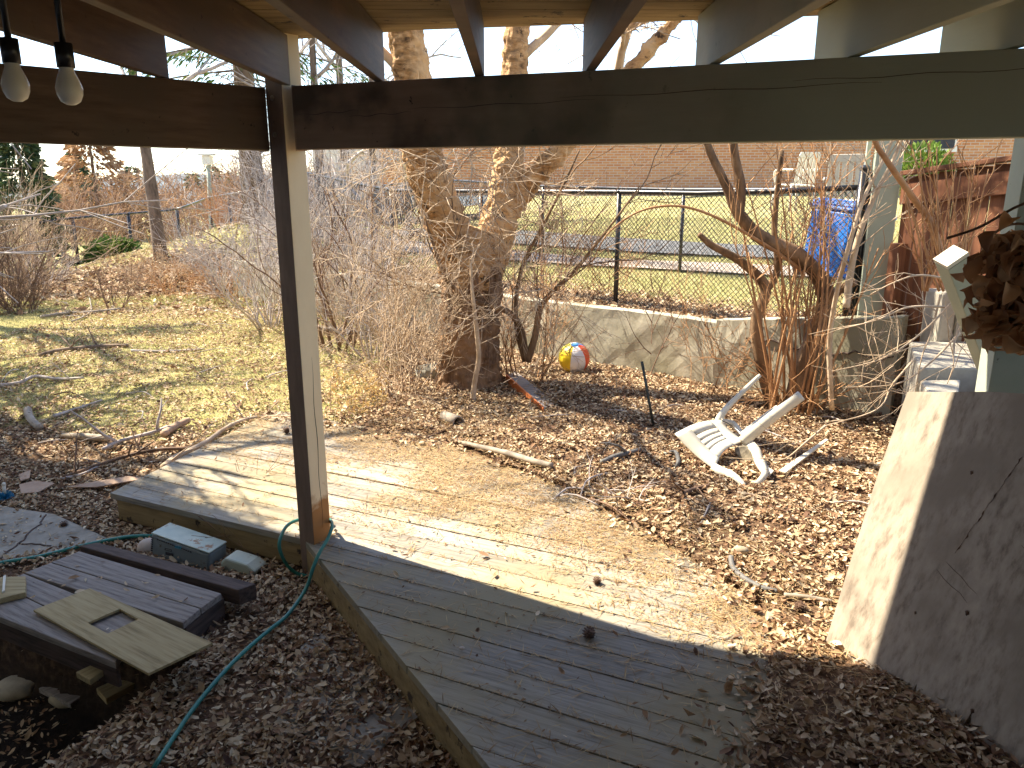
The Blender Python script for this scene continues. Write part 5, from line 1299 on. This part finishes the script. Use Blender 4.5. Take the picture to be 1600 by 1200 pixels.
mb = MB(); fbox(.115, .060, .05, .002, mb); fbox(.115, .070, .05, .002, mb); fbox(.115, .062, .002, .008, mb); fbox(.163, .062, .002, .008, mb); fbox(.120, .035, .060, .016, mb); mb.build('print', M['ink'], gb)
mb = MB(); fbox(.19, .088, .05, .014, mb); mb.build('print', M['inkblue'], gb)
rebase(gb)
mb = MB(); c = G(372, 897, -.2); 
pr2 = [(-.11, 0), (.10, 0), (.115, .03), (.06, .065), (-.08, .085), (-.115, .05)]
t2 = Vector((.93, -.30, 0)).normalized(); n2 = Vector((.3, .93, 0)); mb.prism([c + t2 * a + Vector((0, 0, b)) for a, b in pr2], n2 * .12)
tag(mb.build('rounded_cover', M['mint'], bevel=.012), 'pale mint rounded plastic cover with rust streaks right of the grey box', 'cover')
mb = MB(); c = G(226, 866, -.2); mb.sphere(c + Vector((.02, .03, .02)), (.075, .06, .065), 18, 12); tag(mb.build('globe', M['shell'], None, True), 'cream rounded globe left of the grey box', 'globe')
# blue brush
bb = root0('scrub_brush', 'blue bristled brush with a white handle at the left edge', 'brush'); c = gz(8, 778, .03); mb = MB()
for i in range(160):
    d = Vector((rng.gauss(0, 1), rng.gauss(0, 1), abs(rng.gauss(0, .7)))).normalized(); mb.tube([c, c + d * .055], .0022, 3, False)
mb.build('bristles', M['brush_blue'], bb); mb = MB(); mb.tube([c + Vector((0, 0, .03)), c + Vector((0, .01, .09))], .011, 10); mb.sphere(c + Vector((0, .01, .095)), .014, 10, 6); mb.build('handle', M['plastic'], bb, True); rebase(bb)
for (q, lab) in ((((30, 758), (55, 752), (85, 756), (60, 770), (33, 772)), 'torn cardboard piece in the leaves near the blue brush'), (((105, 762), (150, 753), (200, 745), (230, 748), (150, 762)), 'long torn brown sheet lying beside the deck corner'), (((30, 742), (48, 735), (46, 748), (32, 752)), 'small square of cardboard above the blue brush')):
    P = [gz(x, y, .03) for x, y in q]; mb = MB(); mb.prism(P, (0, 0, .006)); tag(mb.build('cardboard', M['cardboard']), lab, 'cardboard')
# green hose
rod('garden_hose', 'teal green garden hose looped around the foot of the post', 'hose',
    [D(505, 812, 4.0), D(515, 812, 3.95), D(519, 822, 3.82), D(512, 842, 3.74), D(500, 862, 3.66), D(490, 885, 3.6), G(478, 920, -.1), G(450, 960, -.15), G(420, 985, -.155), G(385, 1015, -.155), G(350, 1050, -.155), G(300, 1110, -.155), G(240, 1200, -.155)], [.0095, .0095], M['hose'], 10)
mb = MB(); P = smooth_path([D(505, 812, 4.0), D(490, 812, 4.05), D(468, 812, 4.0), D(448, 822, 3.9), D(437, 845, 3.8), D(438, 862, 3.78), D(448, 882, 3.8), G(462, 895, -.17), G(480, 900, -.19)], 6); mb.tube(P, .0095, 10)
tag(mb.build('garden_hose', M['hose'], None, True), 'loop of green hose hanging left of the post before the deck edge', 'hose')
rod('garden_hose', 'dark green hose running from the left edge behind the hatch', 'hose', [G(-60, 895, -.17), G(0, 880, -.17), G(60, 870, -.17), G(120, 855, -.17), G(165, 845, -.17), G(210, 838, -.16), G(260, 838, -.19)], [.012, .012], M['hose'], 10)

def blades(name, x, y, h, wd_, mat):
    n = len(x); z = H(x, y); a = nr.random(n) * 6.283; hh = h * nr.uniform(.4, 1.3, n); ln = nr.normal(0, .6, (n, 2)) * hh[:, None]
    dx, dy = np.cos(a) * wd_ * .5, np.sin(a) * wd_ * .5
    V = np.concatenate([np.stack([x - dx, y - dy, z - .004], 1), np.stack([x + dx, y + dy, z - .004], 1), np.stack([x + ln[:, 0], y + ln[:, 1], z + hh], 1)], 0); i = np.arange(n)
    o = npmesh(name, V, np.stack([i, i + n, i + 2 * n], 1), mat, False, tint=nr.random(n)); o['kind'] = 'stuff'; return o
# ------------------------------------------------------------------ litter, needles, chips, grass (uncountable)
def scatter(n, xr, yr, keep):
    x = nr.uniform(*xr, n); y = nr.uniform(*yr, n); k = keep(x, y); return x[k], y[k]
def view_ok(x, y): return (np.abs(x) < .74 * y + .3)
def deckuv(x, y):
    rx, ry = x - DO[0], y - DO[1]; return rx * DU[0] + ry * DU[1], rx * DV[0] + ry * DV[1]
def ondeck(x, y, m=0.0):
    u, v = deckuv(x, y); lu = np.where(v >= 0, -1.57 - .17 * v, -1.55 * v)
    return (v < 1.76 - m) & (u < u_end(v) - m) & (u > lu + m)
def flat_bits(name, x, y, z, L, W, mat, tilt=.42, fold=.45):
    n = len(x); a = nr.random(n) * 6.283; sc = np.clip(np.exp(nr.normal(-.12, .38, n)), .35, 1.9)
    d = np.stack([np.cos(a), np.sin(a), nr.normal(0, tilt, n)], 1); d /= np.linalg.norm(d, axis=1, keepdims=True)
    s = np.stack([-np.sin(a), np.cos(a), nr.normal(0, tilt, n)], 1); s /= np.linalg.norm(s, axis=1, keepdims=True)
    up = np.cross(d, s); c = np.stack([x, y, z], 1); l = (L * sc)[:, None]; w_ = (W * sc * nr.uniform(.6, 1.2, n))[:, None]
    f = (fold * nr.uniform(-.4, 1.3, n))[:, None] * w_
    i = np.arange(n)
    if W > .012:     # broad leaves: curled six sided outline round a raised or sunken midrib
        k1, k2, k3, k4 = [nr.uniform(.3, .55, (n, 1)) for _ in range(4)]
        rim = [c - d * l * .5 + up * f * .8, c - d * l * .2 + s * w_ * k1 + up * f, c + d * l * .2 + s * w_ * k2 + up * f * 1.2, c + d * l * .5 + up * f * nr.uniform(0, 2.2, (n, 1)), c + d * l * .2 - s * w_ * k3 + up * f * .6, c - d * l * .22 - s * w_ * k4 + up * f * .9]
        V = np.concatenate(rim + [c], 0); F = np.concatenate([np.stack([i + k * n, i + ((k + 1) % 6) * n, i + 6 * n], 1) for k in range(6)], 0); reps = 6
    else:
        V = np.concatenate([c - d * l * .5, c + s * w_ * .5 + up * f, c + d * l * .5 + up * f, c - s * w_ * .5 + up * f * .3], 0)
        F = np.concatenate([np.stack([i, i + n, i + 2 * n], 1), np.stack([i, i + 2 * n, i + 3 * n], 1)], 0); reps = 2
    t = nr.random(n); o = npmesh(name, V, F, mat, False, tint=np.tile(t, reps)); o['kind'] = 'stuff'; return o
def lowside(x, y): return ((x - WP[0]) * WN[0] + (y - WP[1]) * WN[1]) < -.02
PP = [G(px_, py_, -.2) for px_, py_ in ((-120, 800), (-120, 905), (60, 868), (150, 850), (172, 842), (85, 803), (0, 790))]
def inpoly(x, y, P):
    c = np.zeros(len(x), bool)
    for i in range(len(P)):
        a, b_ = P[i], P[i - 1]
        c ^= ((a.y > y) != (b_.y > y)) & (x < (b_.x - a.x) * (y - a.y) / (b_.y - a.y + 1e-12) + a.x)
    return c
kk = lambda x, y: (~inpoly(x, y, PP) | (nr.random(len(x)) < .08)) & view_ok(x, y) & lowside(x, y) & ~ondeck(x, y, .02) & (nr.random(len(x)) > lawn_mask(x, y) * .74) & (x < 3.1) & ((pit_mask(x, y) < .05) | (nr.random(len(x)) < .10)) & (nr.random(len(x)) < np.clip(.25 + 1.1 * sst(vn(x, y, 6, 8) + .6 * vn(x, y, 15, 3), -.45, .25), 0, 1))
x, y = scatter(600000, (-6.5, 3.2), (1.4, 12), kk)
flat_bits('fallen_leaves', x, y, H(x, y) + nr.uniform(.003, .03, len(x)), .032, .016, M['litter'])
x, y = scatter(90000, (-6.5, 3.2), (2.2, 8), kk)
flat_bits('wood_chips', x, y, H(x, y) + nr.uniform(.002, .02, len(x)), .038, .008, M['chips'], .2, 0)
hp = [G(px_, py_, zh) for px_, py_ in ((124, 861), (346, 927), (286, 973), (200, 1008), (-20, 925))]
x, y = scatter(1600, (-3.6, -1), (2.8, 4.5), lambda x, y: inpoly(x, y, hp) & (nr.random(len(x)) < .16))
flat_bits('fallen_leaves', x, y, np.full(len(x), zh + .006), .034, .014, M['litter'], .15)
x, y = scatter(2600, (-4.4, -1.5), (3.5, 5.5), lambda x, y: inpoly(x, y, PP) & (nr.random(len(x)) < .35))
flat_bits('fallen_needles', x, y, np.full(len(x), -.180), .055, .004, M['needles'], .06, 0)
# leaves on the upper ground beside the wall and behind
ku = lambda x, y: view_ok(x, y) & (((x - WP[0]) * WN[0] + (y - WP[1]) * WN[1]) > .03) & (((x - WP[0]) * WN[0] + (y - WP[1]) * WN[1]) < 1.7) & (nr.random(len(x)) > lawn_mask(x, y) * .8)
x, y = scatter(130000, (-5, 4.5), (4, 13), ku)
flat_bits('fallen_leaves', x, y, H(x, y) + nr.uniform(.003, .03, len(x)), .045, .025, M['litter'])
# needles: dense over the deck's back and right, in seams and around
def nd_keep(x, y):
    u, v = deckuv(x, y); m = np.clip(.05 + .95 * sst(v + .30 * (u - .3) + .9 * vn(x, y, 3.1, 4) + .5 * vn(x, y, 9, 1), .3, 1.5), 0, 1)
    seam = np.abs(((v / .146) % 1.0) - .97) < .06
    m = np.where(seam, np.maximum(m, .55), m); m = np.where(ondeck(x, y), m, .18 * (np.abs(u - u_end(v)) < .6) * (v > -.6) + .004)
    return view_ok(x, y) & (nr.random(len(x)) < m) & (y > 1.6) & lowside(x, y) & (u > -1.9 - .2 * v) & (pit_mask(x, y) < .05)
x, y = scatter(390000, (-3, 3), (1.7, 6.6), nd_keep)
od = ondeck(x, y); z = np.where(od, .003, H(x, y) + .02) + nr.uniform(0, .008, len(x))
flat_bits('fallen_needles', x, y, z, .055, .0028, M['needles'], .06, 0)
def spill(x, y):
    u, v = deckuv(x, y); dd = np.minimum(u_end(v) - u, (1.76 - v)); dd = dd + .12 * vn(x, y, 5, 2)
    return view_ok(x, y) & ondeck(x, y) & (nr.random(len(x)) < np.clip(1 - dd / .28, 0, 1) ** 1.6 * .8 + .006) & (y > 1.6)
x, y = scatter(70000, (-3, 3), (1.7, 6.6), spill)
flat_bits('fallen_leaves', x, y, nr.uniform(.004, .022, len(x)), .040, .020, M['litter'])
x, y = scatter(60000, (-3, 3), (1.7, 6.6), lambda x, y: nd_keep(x, y) & ondeck(x, y)); flat_bits('needle_crumbs', x, y, np.full(len(x), .005) + nr.uniform(0, .006, len(x)), .018, .008, M['chips'], .2, .2)
# grass
x, y = scatter(60000, (-14, -2), (11, 20), lambda x, y: view_ok(x, y) & (nr.random(len(x)) < .8 - .6 * lawn_mask(x, y)))
flat_bits('fallen_leaves', x, y, H(x, y) + nr.uniform(.003, .03, len(x)), .08, .045, M['litter'])
x, y = scatter(90000, (-15, -2), (12, 22), lambda x, y: view_ok(x, y) & (nr.random(len(x)) < lawn_mask(x, y)))
blades('grass', x, y, .05, .014, M['grass'])
x, y = scatter(260000, (-9, 0), (4.5, 13), lambda x, y: view_ok(x, y) & lowside(x, y) & (nr.random(len(x)) < lawn_mask(x, y)))
blades('grass', x, y, .030, .005, M['grass'])
x, y = scatter(220000, (-4, 10), (7.5, 20), lambda x, y: view_ok(x, y) & (((x - WP[0]) * WN[0] + (y - WP[1]) * WN[1]) > 1.1) & (nr.random(len(x)) < lawn_mask(x, y)))
blades('grass', x, y, .040, .008, M['grass'])
# clumps of yellow weed leaves near the post and reddish leaves on the lawn log
c = np.array([[p.x + nr.normal(0, .03), p.y + nr.normal(0, .03), p.z + h * nr.random()] for p, h in DW for _ in range(9)])
M['weed_yellow'] = tintmat('yellow_weed_leaves', [(.45, .28, .10), (.62, .44, .18), (.70, .55, .28)], .8, .3)
o = curled('weed_leaves', c, nr.normal(0, 1, (len(c), 3)), .05, .014, M['weed_yellow'], None); o['kind'] = 'stuff'
